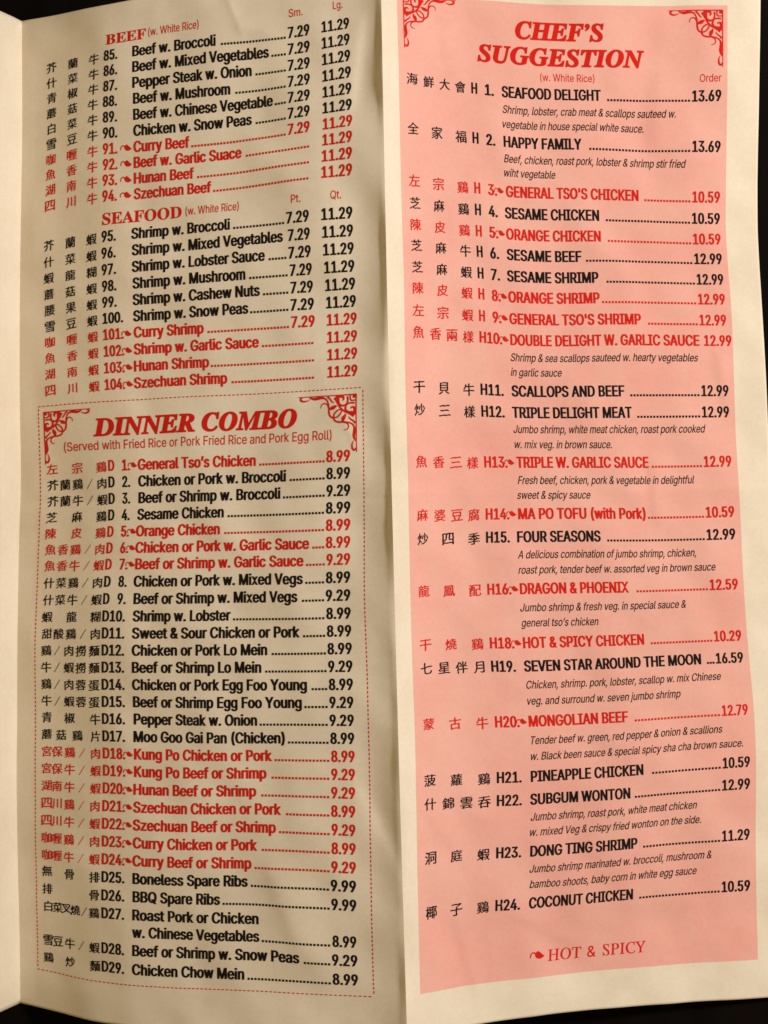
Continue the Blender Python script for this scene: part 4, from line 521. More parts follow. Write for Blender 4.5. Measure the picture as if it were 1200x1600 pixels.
    def get(self, ch, style):
        key = (ch, style)
        if key in self.cache:
            return self.cache[key]
        a, off, b, shx, shy, cap = self.STYLES[style]
        math_cap = style in self.MATH and 'A' <= ch <= 'Z'
        if math_cap or style == 'c':
            src = chr(self.MATH[style] + ord(ch) - 65) if math_cap else ch
            adv = (self._bounds(self._outline(src + 'H')) - self.hmax) * a * b
            out = self._outline(src)
        else:
            adv, enc = ALPHABET[ch]
            k = 0.001
            if style in self.MATH:
                k = 0.001 * cap / 0.509
                shx = 0.2 if style == 'i' else 0.0
                adv += 170 if style == 't' and ch == '&' else 0
            adv = adv * k * a * b - (-0.010 if style == 'b' else 0.004 if style == 'o' else 0.0)
            out = []
            for c in enc:
                q = np.array(c, float).reshape(-1, 3, 2) * k
                out.append([tuple(map(tuple, r)) for r in q])
        if style == 'i' and ch == '’':             # fat serif apostrophe: a ball with a tail
            w = np.array([(0, .60), (.03, .655), (.085, .675), (.14, .65), (.155, .59), (.13, .52), (.08, .46), (.02, .425),
                          (.012, .44), (.05, .47), (.075, .51), (.078, .535), (.03, .545)]) + (0.06, 0.0)
            out = [[(tuple(q), tuple(q), tuple(q)) for q in w]]
            adv, shx = 0.25, 0.0
        if not out:
            self.cache[key] = (np.zeros((0, 2)), [], adv)
            return self.cache[key]
        polys = [p for p in (self._flatten(sp) for sp in out) if len(p) > 2]
        big = max(polys, key=lambda p: abs(self._area(p)))
        sign = 1.0 if self._area(big) > 0 else -1.0
        grown = []
        for p in polys:
            p = p.copy()
            p[:, 0] *= a
            if style == 'c':                            # brush writing: swelling strokes with uneven edges
                p = self._brush(p, sum(map(ord, ch)))
            grown.append(self._grow(p, off * sign))
        v, f = self._fill(grown)
        v[:, 0] *= b
        v = np.stack([v[:, 0] + shx * v[:, 1], v[:, 1] + shy * v[:, 0]], 1)
        self.cache[key] = (v, f, adv)
        return self.cache[key]

    def close(self):
        bpy.data.objects.remove(self.to)
        bpy.data.curves.remove(self.txt)


GL = Glyphs()
INK = 0.055          # mm above the paper: ink film


class Print:
    """collects flat shapes in print units and lays them on a sheet as one mesh"""

    def __init__(self, sheet):
        self.sheet = sheet
        self.v, self.f, self.n, self.k = [], [], 0, 0

    def add(self, st, faces):
        st = np.asarray(st, float)
        lift = INK + 0.004 * (self.k % 3)
        self.k += 1
        self.v.append(self.sheet(st[:, 0], st[:, 1], lift))
        self.f += [[i + self.n for i in fc] for fc in faces]
        self.n += len(st)

    def text(self, style, body, s0, s1, t, h):
        cap = Glyphs.STYLES[style][5]
        ky = h / cap
        x = 0.0
        items = []
        for ch in body:
            v, f, adv = GL.get(ch, style)
            items.append((v, f, x))
            x += adv
        lo = min(v[:, 0].min() + x0 for v, f, x0 in items if len(v))
        hi = max(v[:, 0].max() + x0 for v, f, x0 in items if len(v))
        kx = (s1 - s0) / (hi - lo)
        for v, f, x0 in items:
            if len(v):
                self.add(np.stack([s0 + (v[:, 0] + x0 - lo) * kx, t - v[:, 1] * ky], 1), f)

    def han(self, ch, s, t, size):
        v, f, adv = GL.get(ch, 'c')
        if ch == '/':
            self.add([(s - 5, t + 7.5), (s - 3.9, t + 7.5), (s + 4.6, t - 7.5), (s + 3.6, t - 7.5)], [(0, 1, 2, 3)])
            return
        c = (v.max(0) + v.min(0)) / 2
        ext = max(v[:, 0].max() - v[:, 0].min(), v[:, 1].max() - v[:, 1].min())
        k = size / max(ext, 0.86)
        self.add(np.stack([s + (v[:, 0] - c[0]) * k * 0.94, t - (v[:, 1] - c[1]) * k], 1), f)

    def leader(self, s0, s1, t):
        n = max(1, int(round((s1 - s0) / 5.1 + 0.2)))
        p = (s1 - s0) / n
        for i in range(n):
            a = s0 + i * p + 0.8
            self.add([(a, t + 0.3), (a + 3.4, t + 0.3), (a + 3.4, t - 3.1), (a, t - 3.1)], [(0, 1, 2, 3)])

    def stroke(self, pts, widths, m=6):
        P = np.array(pts, float)
        W = np.array(widths, float)
        if len(P) > 2:
            Q = np.concatenate([2 * P[:1] - P[1:2], P, 2 * P[-1:] - P[-2:-1]])
            out, wo = [], []
            for i in range(len(P) - 1):
                for q in range(m):
                    f = q / m
                    w = Sheet._w(np.array(f))
                    out.append(sum(w[r] * Q[i + r] for r in range(4)))
                    wo.append(W[i] * (1 - f) + W[i + 1] * f)
            out.append(P[-1])
            wo.append(W[-1])
            P, W = np.array(out), np.array(wo)
        T = np.gradient(P, axis=0)
        T /= np.maximum(np.linalg.norm(T, axis=1), 1e-9)[:, None]
        Nn = np.stack([T[:, 1], -T[:, 0]], 1)
        a, b = P + Nn * W[:, None] / 2, P - Nn * W[:, None] / 2
        n = len(P)
        self.add(np.concatenate([a, b]), [(i + n, i + 1 + n, i + 1, i) for i in range(n - 1)])

    def pepper(self, s0, s1, t):
        """the little chilli: a fat pod pointing right with a curled stalk"""
        s0, s1 = s0 - 1.6, s1 + 0.6
        w = s1 - s0
        u = lambda a, b: (s0 + a * w, t + b * w)
        pod = [u(.34, -.05), u(.42, -.24), u(.52, -.31), u(.62, -.26), u(.76, -.12), u(.90, .02), u(1.0, .06), u(.94, .17),
               u(.78, .27), u(.60, .28), u(.44, .20), u(.35, .08)]
        c = [np.mean([q[0] for q in pod]), np.mean([q[1] for q in pod])]
        n = len(pod)
        self.add(pod + [c], [((i + 1) % n, i, n) for i in range(n)])
        self.stroke([u(.02, .20), u(.03, -.02), u(.12, -.18), u(.26, -.20), u(.42, -.06)],
                    [.06 * w, .09 * w, .10 * w, .10 * w, .14 * w], 4)

    def build(self, name, mat, parent):
        return mesh_object(name, np.concatenate(self.v), self.f, mat, parent)


# ------------------------------------------------------------------ table
def table():
    x0, x1, y0, y1, z1, z0, r = -0.75, 0.75, -0.7, 0.7, 0.0, -0.03, 0.003
    v = []
    for z, d in ((z0, 0), (z1 - r, 0), (z1 - r * .3, r * .3), (z1, r)):
        v += [(x0 + d, y0 + d, z), (x1 - d, y0 + d, z), (x1 - d, y1 - d, z), (x0 + d, y1 - d, z)]
    f = [(3, 2, 1, 0), (12, 13, 14, 15)]
    for k in range(3):
        for i in range(4):
            a, b = k * 4 + i, k * 4 + (i + 1) % 4
            f.append((a, b, b + 4, a + 4))
    o = mesh_object('table', v, f, TABLE)
    o['kind'] = 'structure'
    return o


table()

# ------------------------------------------------------------------ the menu
menu = bpy.data.objects.new('folded_menu', None)
C.objects.link(menu)
menu['label'] = 'creased paper takeout menu with cream and pink panels standing open on a dark table'
menu['category'] = 'menu'

flap = paper_panel('end_flap', FLAP, 0, 1, -7, 1602, 60, 220, 'tbl', menu)
flap['label'] = 'blank pale panel seen as a narrow strip at the left fold'
left = paper_panel('menu_panel', LEFT, 30, 608, -7, 1602, 170, 460, 'tb', menu)
left['label'] = 'cream panel listing beef, seafood and dinner combos'
right = paper_panel('menu_panel', RIGHT, 608, 1197, -60, 1592, 175, 470, 'tbr', menu)
right['label'] = 'panel with the pink block of chef’s suggestions'

pv, pf = grid(RIGHT, 634, 1148, 3, 1531, 150, 440, 0.025)
pink = mesh_object('pink_block', pv, pf, PINK, right, smooth=True)

# each printed line: [ink, name, pieces]; a piece is [style, text, s start, s end, t baseline, cap height],
# ["c", character, s centre, t centre, size], ["d", "", s start, s end, t, 0] dots, ["p", "", s start, s end, t, 0] chilli
PRINT_LEFT = [
["k","menu_line",[["c","芥",77,81.2,18.0],["c","蘭",111.5,81.2,18.0],["c","牛",145,81.2,18.0],["b","85.",161,183.5,87.5,16.6],["b","Beef w. Broccoli",206.9,340.9,87.5,16.6],["d","",348.1,453.1,87.5,0],["b","7.29",455.7,490.9,87.5,16.6],["b","11.29",510.1,554.8,87.5,16.6]]],
["k","menu_line",[["c","什",77,106.4,18.0],["c","菜",111.5,106.4,18.0],["c","牛",145,106.4,18.0],["b","86.",161,183.5,112.7,16.6],["b","Beef w. Mixed Vegetables",207.1,424.8,112.7,16.6],["d","",427.9,452.6,112.7,0],["b","7.29",455.2,490.4,112.7,16.6],["b","11.29",509.8,555.0,112.7,16.6]]],
["k","menu_line",[["c","青",77,131.5,18.0],["c","椒",111.5,131.5,18.0],["c","牛",145,131.5,18.0],["b","87.",161,183.5,137.8,16.6],["b","Pepper Steak w. Onion",207.2,396.6,137.8,16.6],["d","",401.7,452.0,137.8,0],["b","7.29",454.6,489.8,137.8,16.6],["b","11.29",509.5,555.2,137.8,16.6]]],
["k","menu_line",[["c","蘑",77,156.7,18.0],["c","菇",111.5,156.7,18.0],["c","牛",145,156.7,18.0],["b","88.",161,183.5,163.0,16.6],["b","Beef w. Mushroom",208.3,362.5,163.0,16.6],["d","",369.6,451.5,163.0,0],["b","7.29",454.1,489.3,163.0,16.6],["b","11.29",509.2,555.4,163.0,16.6]]],
["k","menu_line",[["c","白",77,181.7,18.0],["c","菜",111.5,181.7,18.0],["c","牛",145,181.7,18.0],["b","89.",161,183.5,188.0,16.6],["b","Beef w. Chinese Vegetable",208.3,429.5,188.0,16.6],["d","",431.6,451.0,188.0,0],["b","7.29",453.6,488.8,188.0,16.6],["b","11.29",508.9,555.5,188.0,16.6]]],
["k","menu_line",[["c","雪",77,206.7,18.0],["c","豆",111.5,206.7,18.0],["c","牛",145,206.7,18.0],["b","90.",161,183.5,213.0,16.6],["b","Chicken w. Snow Peas",208.2,395.4,213.0,16.6],["d","",400.5,450.5,213.0,0],["b","7.29",453.1,488.3,213.0,16.6],["b","11.29",508.6,555.7,213.0,16.6]]],
["r","menu_line",[["c","咖",77,231.7,18.0],["c","喱",111.5,231.7,18.0],["c","牛",145,231.7,18.0],["b","91.",161,183.5,238.0,16.6],["p","",190.0,205,230.5,0],["b","Curry Beef",208.3,296.9,238.0,16.6],["d","",298.9,450.1,238.0,0],["b","7.29",452.6,487.9,238.0,16.6],["b","11.29",508.5,556.1,238.0,16.6]]],
["r","menu_line",[["c","魚",77,256.0,18.0],["c","香",111.5,256.0,18.0],["c","牛",145,256.0,18.0],["b","92.",161,183.5,262.3,16.6],["p","",190.0,205,254.8,0],["b","Beef w. Garlic Suace",208.4,378.6,262.3,16.6],["d","",384.6,487.5,262.3,0],["b","11.29",507.4,555.6,262.3,16.6]]],
["r","menu_line",[["c","湖",77,280.4,18.0],["c","南",111.5,280.4,18.0],["c","牛",145,280.4,18.0],["b","93.",161,183.5,286.7,16.6],["p","",190.0,205,279.2,0],["b","Hunan Beef",208.6,303.8,286.7,16.6],["d","",307.8,487.1,286.7,0],["b","11.29",506.3,555.3,286.7,16.6]]],
["r","menu_line",[["c","四",77,304.7,18.0],["c","川",111.5,304.7,18.0],["c","牛",145,304.7,18.0],["b","94.",161,183.5,311.0,16.6],["p","",190.0,205,303.5,0],["b","Szechuan Beef",208.9,330.8,311.0,16.6],["d","",332.8,485.7,311.0,0],["b","11.29",505.3,555.0,311.0,16.6]]],
["k","menu_line",[["c","芥",77,366.7,18.0],["c","蘭",111.5,366.7,18.0],["c","蝦",145,366.7,18.0],["b","95.",161,183.5,373.0,16.6],["b","Shrimp w. Broccoli",206.8,360.2,373.0,16.6],["d","",364.2,445.9,373.0,0],["b","7.29",448.4,484.7,373.0,16.6],["b","11.29",504.3,554.1,373.0,16.6]]],
["k","menu_line",[["c","什",77,392.7,18.0],["c","菜",111.5,392.7,18.0],["c","蝦",145,392.7,18.0],["b","96.",161,183.5,399.0,16.6],["b","Shrimp w. Mixed Vegetables",207.8,442.4,399.0,16.6],["b","7.29",450.5,485.6,399.0,16.6],["b","11.29",505.2,554.5,399.0,16.6]]],
["k","menu_line",[["c","蝦",77,418.7,18.0],["c","龍",111.5,418.7,18.0],["c","糊",145,418.7,18.0],["b","97.",161,183.5,425.0,16.6],["b","Shrimp w. Lobster Sauce",207.6,413.8,425.0,16.6],["d","",418.8,448.1,425.0,0],["b","7.29",450.6,486.4,425.0,16.6],["b","11.29",505.9,554.8,425.0,16.6]]],
["k","menu_line",[["c","蘑",77,444.7,18.0],["c","菇",111.5,444.7,18.0],["c","蝦",145,444.7,18.0],["b","98.",161,183.5,451.0,16.6],["b","Shrimp w. Mushroom",208.2,383.4,451.0,16.6],["d","",388.4,449.7,451.0,0],["b","7.29",452.3,487.3,451.0,16.6],["b","11.29",506.7,555.0,451.0,16.6]]],
["k","menu_line",[["c","腰",77,470.4,18.0],["c","果",111.5,470.4,18.0],["c","蝦",145,470.4,18.0],["b","99.",161,183.5,476.7,16.6],["b","Shrimp w. Cashew Nuts",207.7,405.2,476.7,16.6],["d","",409.2,450.4,476.7,0],["b","7.29",452.9,488.1,476.7,16.6],["b","11.29",507.3,555.3,476.7,16.6]]],
["k","menu_line",[["c","雪",77,496.0,18.0],["c","豆",111.5,496.0,18.0],["c","蝦",145,496.0,18.0],["b","100.",161,193.0,502.3,16.6],["b","Shrimp w. Snow Peas",208.1,387.0,502.3,16.6],["d","",389.0,450.1,502.3,0],["b","7.29",452.6,489.1,502.3,16.6],["b","11.29",508.0,555.6,502.3,16.6]]],
["r","menu_line",[["c","咖",77,521.7,18.0],["c","喱",111.5,521.7,18.0],["c","蝦",145,521.7,18.0],["b","101.",161,193.0,528.0,16.6],["p","",191.5,205,520.5,0],["b","Curry Shrimp",208.5,317.9,528.0,16.6],["d","",322.9,450.9,528.0,0],["b","7.29",453.4,490.1,528.0,16.6],["b","11.29",508.8,556.1,528.0,16.6]]],
["r","menu_line",[["c","魚",77,548.0,18.0],["c","香",111.5,548.0,18.0],["c","蝦",145,548.0,18.0],["b","102.",161,193.0,554.3,16.6],["p","",191.5,205,546.8,0],["b","Shrimp w. Garlic Sauce",207.9,402.8,554.3,16.6],["d","",406.8,488.9,554.3,0],["b","11.29",509.0,556.4,554.3,16.6]]],
["r","menu_line",[["c","湖",77,574.4,18.0],["c","南",111.5,574.4,18.0],["c","蝦",145,574.4,18.0],["b","103.",161,193.0,580.7,16.6],["p","",191.5,205,573.2,0],["b","Hunan Shrimp",207.2,325.4,580.7,16.6],["d","",327.4,489.9,580.7,0],["b","11.29",509.5,556.9,580.7,16.6]]],
["r","menu_line",[["c","四",77,600.7,18.0],["c","川",111.5,600.7,18.0],["c","蝦",145,600.7,18.0],["b","104.",161,193.0,607.0,16.6],["p","",191.5,205,599.5,0],["b","Szechuan Shrimp",206.4,353.5,607.0,16.6],["d","",359.5,490.0,607.0,0],["b","11.29",510.0,557.6,607.0,16.6]]],
["r","menu_line",[["c","左",75,728.2,18.0],["c","宗",113,728.2,18.0],["c","鷄",150.5,728.2,18.0],["b","D",161,171,734.5,16.6],["b","1.",183,196,734.5,16.6],["p","",194.5,207,726.5,0],["b","General Tso’s Chicken",208.7,399.8,734.5,16.6],["d","",404.4,508.7,734.5,0],["b","8.99",510.5,546.5,734.5,16.6]]],
["k","menu_line",[["c","芥",75.5,754.0,18.0],["c","蘭",94,754.0,18.0],["c","鷄",113,754.0,18.0],["c","/",132,754.0,18.0],["c","肉",151,754.0,18.0],["b","D",161,171,760.3,16.6],["b","2.",183,196,760.3,16.6],["b","Chicken or Pork w. Broccoli",209.1,448.4,760.3,16.6],["d","",453.4,509.0,760.3,0],["b","8.99",510.8,546.5,760.3,16.6]]],
["k","menu_line",[["c","芥",75.5,779.9,18.0],["c","蘭",94,779.9,18.0],["c","牛",113,779.9,18.0],["c","/",132,779.9,18.0],["c","蝦",151,779.9,18.0],["b","D",161,171,786.2,16.6],["b","3.",183,196,786.2,16.6],["b","Beef or Shrimp w. Broccoli",209.5,439.8,786.2,16.6],["d","",442.8,509.3,786.2,0],["b","9.29",511.1,546.5,786.2,16.6]]],
["k","menu_line",[["c","芝",75,805.7,18.0],["c","麻",113,805.7,18.0],["c","鷄",150.5,805.7,18.0],["b","D",161,171,812.0,16.6],["b","4.",183,196,812.0,16.6],["b","Sesame Chicken",208.1,350.0,812.0,16.6],["d","",355.2,508.6,812.0,0],["b","8.99",510.4,546.5,812.0,16.6]]],
["r","menu_line",[["c","陳",75,831.5,18.0],["c","皮",113,831.5,18.0],["c","鷄",150.5,831.5,18.0],["b","D",161,171,837.8,16.6],["b","5.",183,196,837.8,16.6],["p","",194.5,207,829.8,0],["b","Orange Chicken",206.9,344.2,837.8,16.6],["d","",350.4,508.8,837.8,0],["b","8.99",510.6,546.5,837.8,16.6]]],
["r","menu_line",[["c","魚",75.5,857.4,18.0],["c","香",94,857.4,18.0],["c","鷄",113,857.4,18.0],["c","/",132,857.4,18.0],["c","肉",151,857.4,18.0],["b","D",161,171,863.7,16.6],["b","6.",183,196,863.7,16.6],["p","",194.5,207,855.7,0],["b","Chicken or Pork w. Garlic Sauce",207.1,485.6,863.7,16.6],["d","",489.5,508.9,863.7,0],["b","8.99",510.7,546.5,863.7,16.6]]],
["r","menu_line",[["c","魚",75.5,883.2,18.0],["c","香",94,883.2,18.0],["c","牛",113,883.2,18.0],["c","/",132,883.2,18.0],["c","蝦",151,883.2,18.0],["b","D",161,171,889.5,16.6],["b","7.",183,196,889.5,16.6],["p","",194.5,207,881.5,0],["b","Beef or Shrimp w. Garlic Sauce",207.8,476.8,889.5,16.6],["d","",479.8,509.9,889.5,0],["b","9.29",511.7,546.5,889.5,16.6]]],
["k","menu_line",[["c","什",75.5,910.4,18.0],["c","菜",94,910.4,18.0],["c","鷄",113,910.4,18.0],["c","/",132,910.4,18.0],["c","肉",151,910.4,18.0],["b","D",161,171,916.7,16.6],["b","8.",183,196,916.7,16.6],["b","Chicken or Pork w. Mixed Vegs",206.5,475.8,916.7,16.6],["d","",478.7,508.8,916.7,0],["b","8.99",510.6,546.5,916.7,16.6]]],
["k","menu_line",[["c","什",75.5,937.5,18.0],["c","菜",94,937.5,18.0],["c","牛",113,937.5,18.0],["c","/",132,937.5,18.0],["c","蝦",151,937.5,18.0],["b","D",161,171,943.8,16.6],["b","9.",183,196,943.8,16.6],["b","Beef or Shrimp w. Mixed Vegs",207.6,467.8,943.8,16.6],["d","",473.7,508.6,943.8,0],["b","9.29",510.3,546.5,943.8,16.6]]],
["k","menu_line",[["c","蝦",75,964.7,18.0],["c","龍",113,964.7,18.0],["c","糊",150.5,964.7,18.0],["b","D10.",161,196,971.0,16.6],["b","Shrimp w. Lobster",207.5,362.3,971.0,16.6],["d","",365.3,509.0,971.0,0],["b","8.99",510.8,546.5,971.0,16.6]]],
["k","menu_line",[["c","甜",75.5,991.4,18.0],["c","酸",94,991.4,18.0],["c","鷄",113,991.4,18.0],["c","/",132,991.4,18.0],["c","肉",151,991.4,18.0],["b","D11.",161,196,997.7,16.6],["b","Sweet & Sour Chicken or Pork",207.2,471.1,997.7,16.6],["d","",475.0,509.5,997.7,0],["b","8.99",511.2,546.5,997.7,16.6]]],
["k","menu_line",[["c","鷄",75,1018.0,18.0],["c","/",92,1018.0,18.0],["c","肉",110.5,1018.0,18.0],["c","撈",129,1018.0,18.0],["c","麵",149.5,1018.0,18.0],["b","D12.",161,196,1024.3,16.6],["b","Chicken or Pork Lo Mein",207.5,420.6,1024.3,16.6],["d","",426.6,509.8,1024.3,0],["b","8.99",511.5,546.5,1024.3,16.6]]],
["k","menu_line",[["c","牛",75,1044.7,18.0],["c","/",92,1044.7,18.0],["c","蝦",110.5,1044.7,18.0],["c","撈",129,1044.7,18.0],["c","麵",149.5,1044.7,18.0],["b","D13.",161,196,1051.0,16.6],["b","Beef or Shrimp Lo Mein",207.7,411.5,1051.0,16.6],["d","",416.5,510.1,1051.0,0],["b","9.29",511.8,546.5,1051.0,16.6]]],
["k","menu_line",[["c","鷄",75,1071.7,18.0],["c","/",92,1071.7,18.0],["c","肉",110.5,1071.7,18.0],["c","蓉",129,1071.7,18.0],["c","蛋",149.5,1071.7,18.0],["b","D14.",161,196,1078.0,16.6],["b","Chicken or Pork Egg Foo Young",207.5,480.5,1078.0,16.6],["d","",486.2,510.5,1078.0,0],["b","8.99",512.2,546.5,1078.0,16.6]]],
["k","menu_line",[["c","牛",75,1098.7,18.0],["c","/",92,1098.7,18.0],["c","蝦",110.5,1098.7,18.0],["c","蓉",129,1098.7,18.0],["c","蛋",149.5,1098.7,18.0],["b","D15.",161,196,1105.0,16.6],["b","Beef or Shrimp Egg Foo Young",208.2,472.3,1105.0,16.6],["d","",475.2,510.8,1105.0,0],["b","9.29",512.5,546.5,1105.0,16.6]]],
["k","menu_line",[["c","青",75,1125.7,18.0],["c","椒",110.5,1125.7,18.0],["c","牛",150.5,1125.7,18.0],["b","D16.",161,196,1132.0,16.6],["b","Pepper Steak w. Onion",208.9,404.1,1132.0,16.6],["d","",407.0,510.4,1132.0,0],["b","9.29",512.1,546.5,1132.0,16.6]]],
["k","menu_line",[["c","蘑",75,1153.0,18.0],["c","菇",97,1153.0,18.0],["c","鷄",122,1153.0,18.0],["c","片",150,1153.0,18.0],["b","D17.",161,196,1159.3,16.6],["b","Moo Goo Gai Pan (Chicken)",208.5,445.9,1159.3,16.6],["d","",449.7,510.9,1159.3,0],["b","8.99",512.6,546.5,1159.3,16.6]]],
["r","menu_line",[["c","宮",75,1180.4,18.0],["c","保",91,1180.4,18.0],["c","鷄",110,1180.4,18.0],["c","/",129,1180.4,18.0],["c","肉",150,1180.4,18.0],["b","D18.",161,196,1186.7,16.6],["p","",194.5,207,1178.7,0],["b","Kung Po Chicken or Pork",209.3,426.2,1186.7,16.6],["d","",429.1,511.5,1186.7,0],["b","8.99",513.2,546.5,1186.7,16.6]]],
["r","menu_line",[["c","宮",75,1207.7,18.0],["c","保",91,1207.7,18.0],["c","牛",110,1207.7,18.0],["c","/",129,1207.7,18.0],["c","蝦",150,1207.7,18.0],["b","D19.",161,196,1214.0,16.6],["p","",194.5,207,1206.0,0],["b","Kung Po Beef or Shrimp",209.1,417.2,1214.0,16.6],["d","",424.0,511.2,1214.0,0],["b","9.29",512.9,546.5,1214.0,16.6]]],
["r","menu_line",[["c","湖",75,1235.4,18.0],["c","南",91,1235.4,18.0],["c","牛",110,1235.4,18.0],["c","/",129,1235.4,18.0],["c","蝦",150,1235.4,18.0],["b","D20.",161,196,1241.7,16.6],["p","",194.5,207,1233.7,0],["b","Hunan Beef or Shrimp",208.3,401.5,1241.7,16.6],["d","",408.3,510.9,1241.7,0],["b","9.29",512.6,546.5,1241.7,16.6]]],
["r","menu_line",[["c","四",75,1263.0,18.0],["c","川",91,1263.0,18.0],["c","鷄",110,1263.0,18.0],["c","/",129,1263.0,18.0],["c","肉",150,1263.0,18.0],["b","D21.",161,196,1269.3,16.6],["p","",194.5,207,1261.3,0],["b","Szechuan Chicken or Pork",208.5,439.4,1269.3,16.6],["d","",446.1,510.7,1269.3,0],["b","8.99",512.3,546.5,1269.3,16.6]]],
["r","menu_line",[["c","四",75,1290.7,18.0],["c","川",91,1290.7,18.0],["c","牛",110,1290.7,18.0],["c","/",129,1290.7,18.0],["c","蝦",150,1290.7,18.0],["b","D22.",161,196,1297.0,16.6],["p","",194.5,207,1289.0,0],["b","Szechuan Beef or Shrimp",208.3,431.5,1297.0,16.6],["d","",435.4,511.3,1297.0,0],["b","9.29",513.0,546.5,1297.0,16.6]]],
["r","menu_line",[["c","咖",75,1318.5,18.0],["c","喱",91,1318.5,18.0],["c","鷄",110,1318.5,18.0],["c","/",129,1318.5,18.0],["c","肉",150,1318.5,18.0],["b","D23.",161,196,1324.8,16.6],["p","",194.5,207,1316.8,0],["b","Curry Chicken or Pork",208.6,403.2,1324.8,16.6],["d","",409.1,511.1,1324.8,0],["b","8.99",512.8,546.5,1324.8,16.6]]],
["r","menu_line",[["c","咖",75,1346.4,18.0],["c","喱",91,1346.4,18.0],["c","牛",110,1346.4,18.0],["c","/",129,1346.4,18.0],["c","蝦",150,1346.4,18.0],["b","D24.",161,196,1352.7,16.6],["p","",194.5,207,1344.7,0],["b","Curry Beef or Shrimp",208.2,394.3,1352.7,16.6],["d","",398.3,510.9,1352.7,0],["b","9.29",512.5,546.5,1352.7,16.6]]],
["k","menu_line",[["c","無",75,1374.2,18.0],["c","骨",110.5,1374.2,18.0],["c","排",150.5,1374.2,18.0],["b","D25.",161,196,1380.5,16.6],["b","Boneless Spare Ribs",208.4,388.4,1380.5,16.6],["d","",392.3,509.8,1380.5,0],["b","9.99",511.4,546.5,1380.5,16.6]]],
["k","menu_line",[["c","排",75,1402.7,18.0],["c","骨",150,1402.7,18.0],["b","D26.",161,196,1409.0,16.6],["b","BBQ Spare Ribs",208.6,345.7,1409.0,16.6],["d","",348.7,510.4,1409.0,0],["b","9.99",512.0,546.5,1409.0,16.6]]],
["k","menu_line",[["c","白",76,1431.2,18.0],["c","菜",91,1431.2,18.0],["c","叉",105,1431.2,18.0],["c","燒",119.5,1431.2,18.0],["c","/",134,1431.2,18.0],["c","鷄",149.5,1431.2,18.0],["b","D27.",161,196,1437.5,16.6],["b","Roast Pork or Chicken",208.2,405.0,1437.5,16.6],["b","w. Chinese Vegetables",207.8,405.9,1464.5,16.6],["d","",408.7,510.6,1464.5,0],["b","8.99",512.8,545.6,1464.5,16.6]]],
["k","menu_line",[["c","雪",75,1486.7,18.0],["c","豆",91,1486.7,18.0],["c","牛",110,1486.7,18.0],["c","/",129,1486.7,18.0],["c","蝦",150,1486.7,18.0],["b","D28.",161,196,1493.0,16.6],["b","Beef or Shrimp w. Snow Peas",208.3,465.5,1493.0,16.6],["d","",471.1,510.2,1493.0,0],["b","9.29",511.8,546.5,1493.0,16.6]]],
["k","menu_line",[["c","鷄",75,1516.2,18.0],["c","炒",110.5,1516.2,18.0],["c","麵",150.5,1516.2,18.0],["b","D29.",161,196,1522.5,16.6],["b","Chicken Chow Mein",207.8,383.2,1522.5,16.6],["d","",387.1,510.4,1522.5,0],["b","8.99",512.0,546.5,1522.5,16.6]]],
["r","section_heading",[["s","BEEF",163.9,228.3,61.2,16.3]]],
["r","heading_note",[["r","(w. White Rice)",231.9,313.5,57.7,12.5]]],
["r","column_label",[["r","Sm.",458.0,480.3,55.7,12]]],
["r","column_label",[["r","Lg.",529.2,544.8,53.9,12]]],
["r","section_heading",[["s","SEAFOOD",161.5,284.7,346.7,17.5]]],
["r","heading_note",[["r","(w. White Rice)",290.7,373.6,343.6,12.5]]],
["r","column_label",[["r","Pt.",456.6,471.9,343.3,12]]],
["r","column_label",[["r","Qt.",519.3,536.4,343.2,12]]],
["r","section_heading",[["i","DINNER COMBO",140.1,464.0,678.6,26.5]]],
["r","heading_note",[["r","(Served with Fried Rice or Pork Fried Rice and Pork Egg Roll)",94.1,518.3,700.7,14.0]]]]
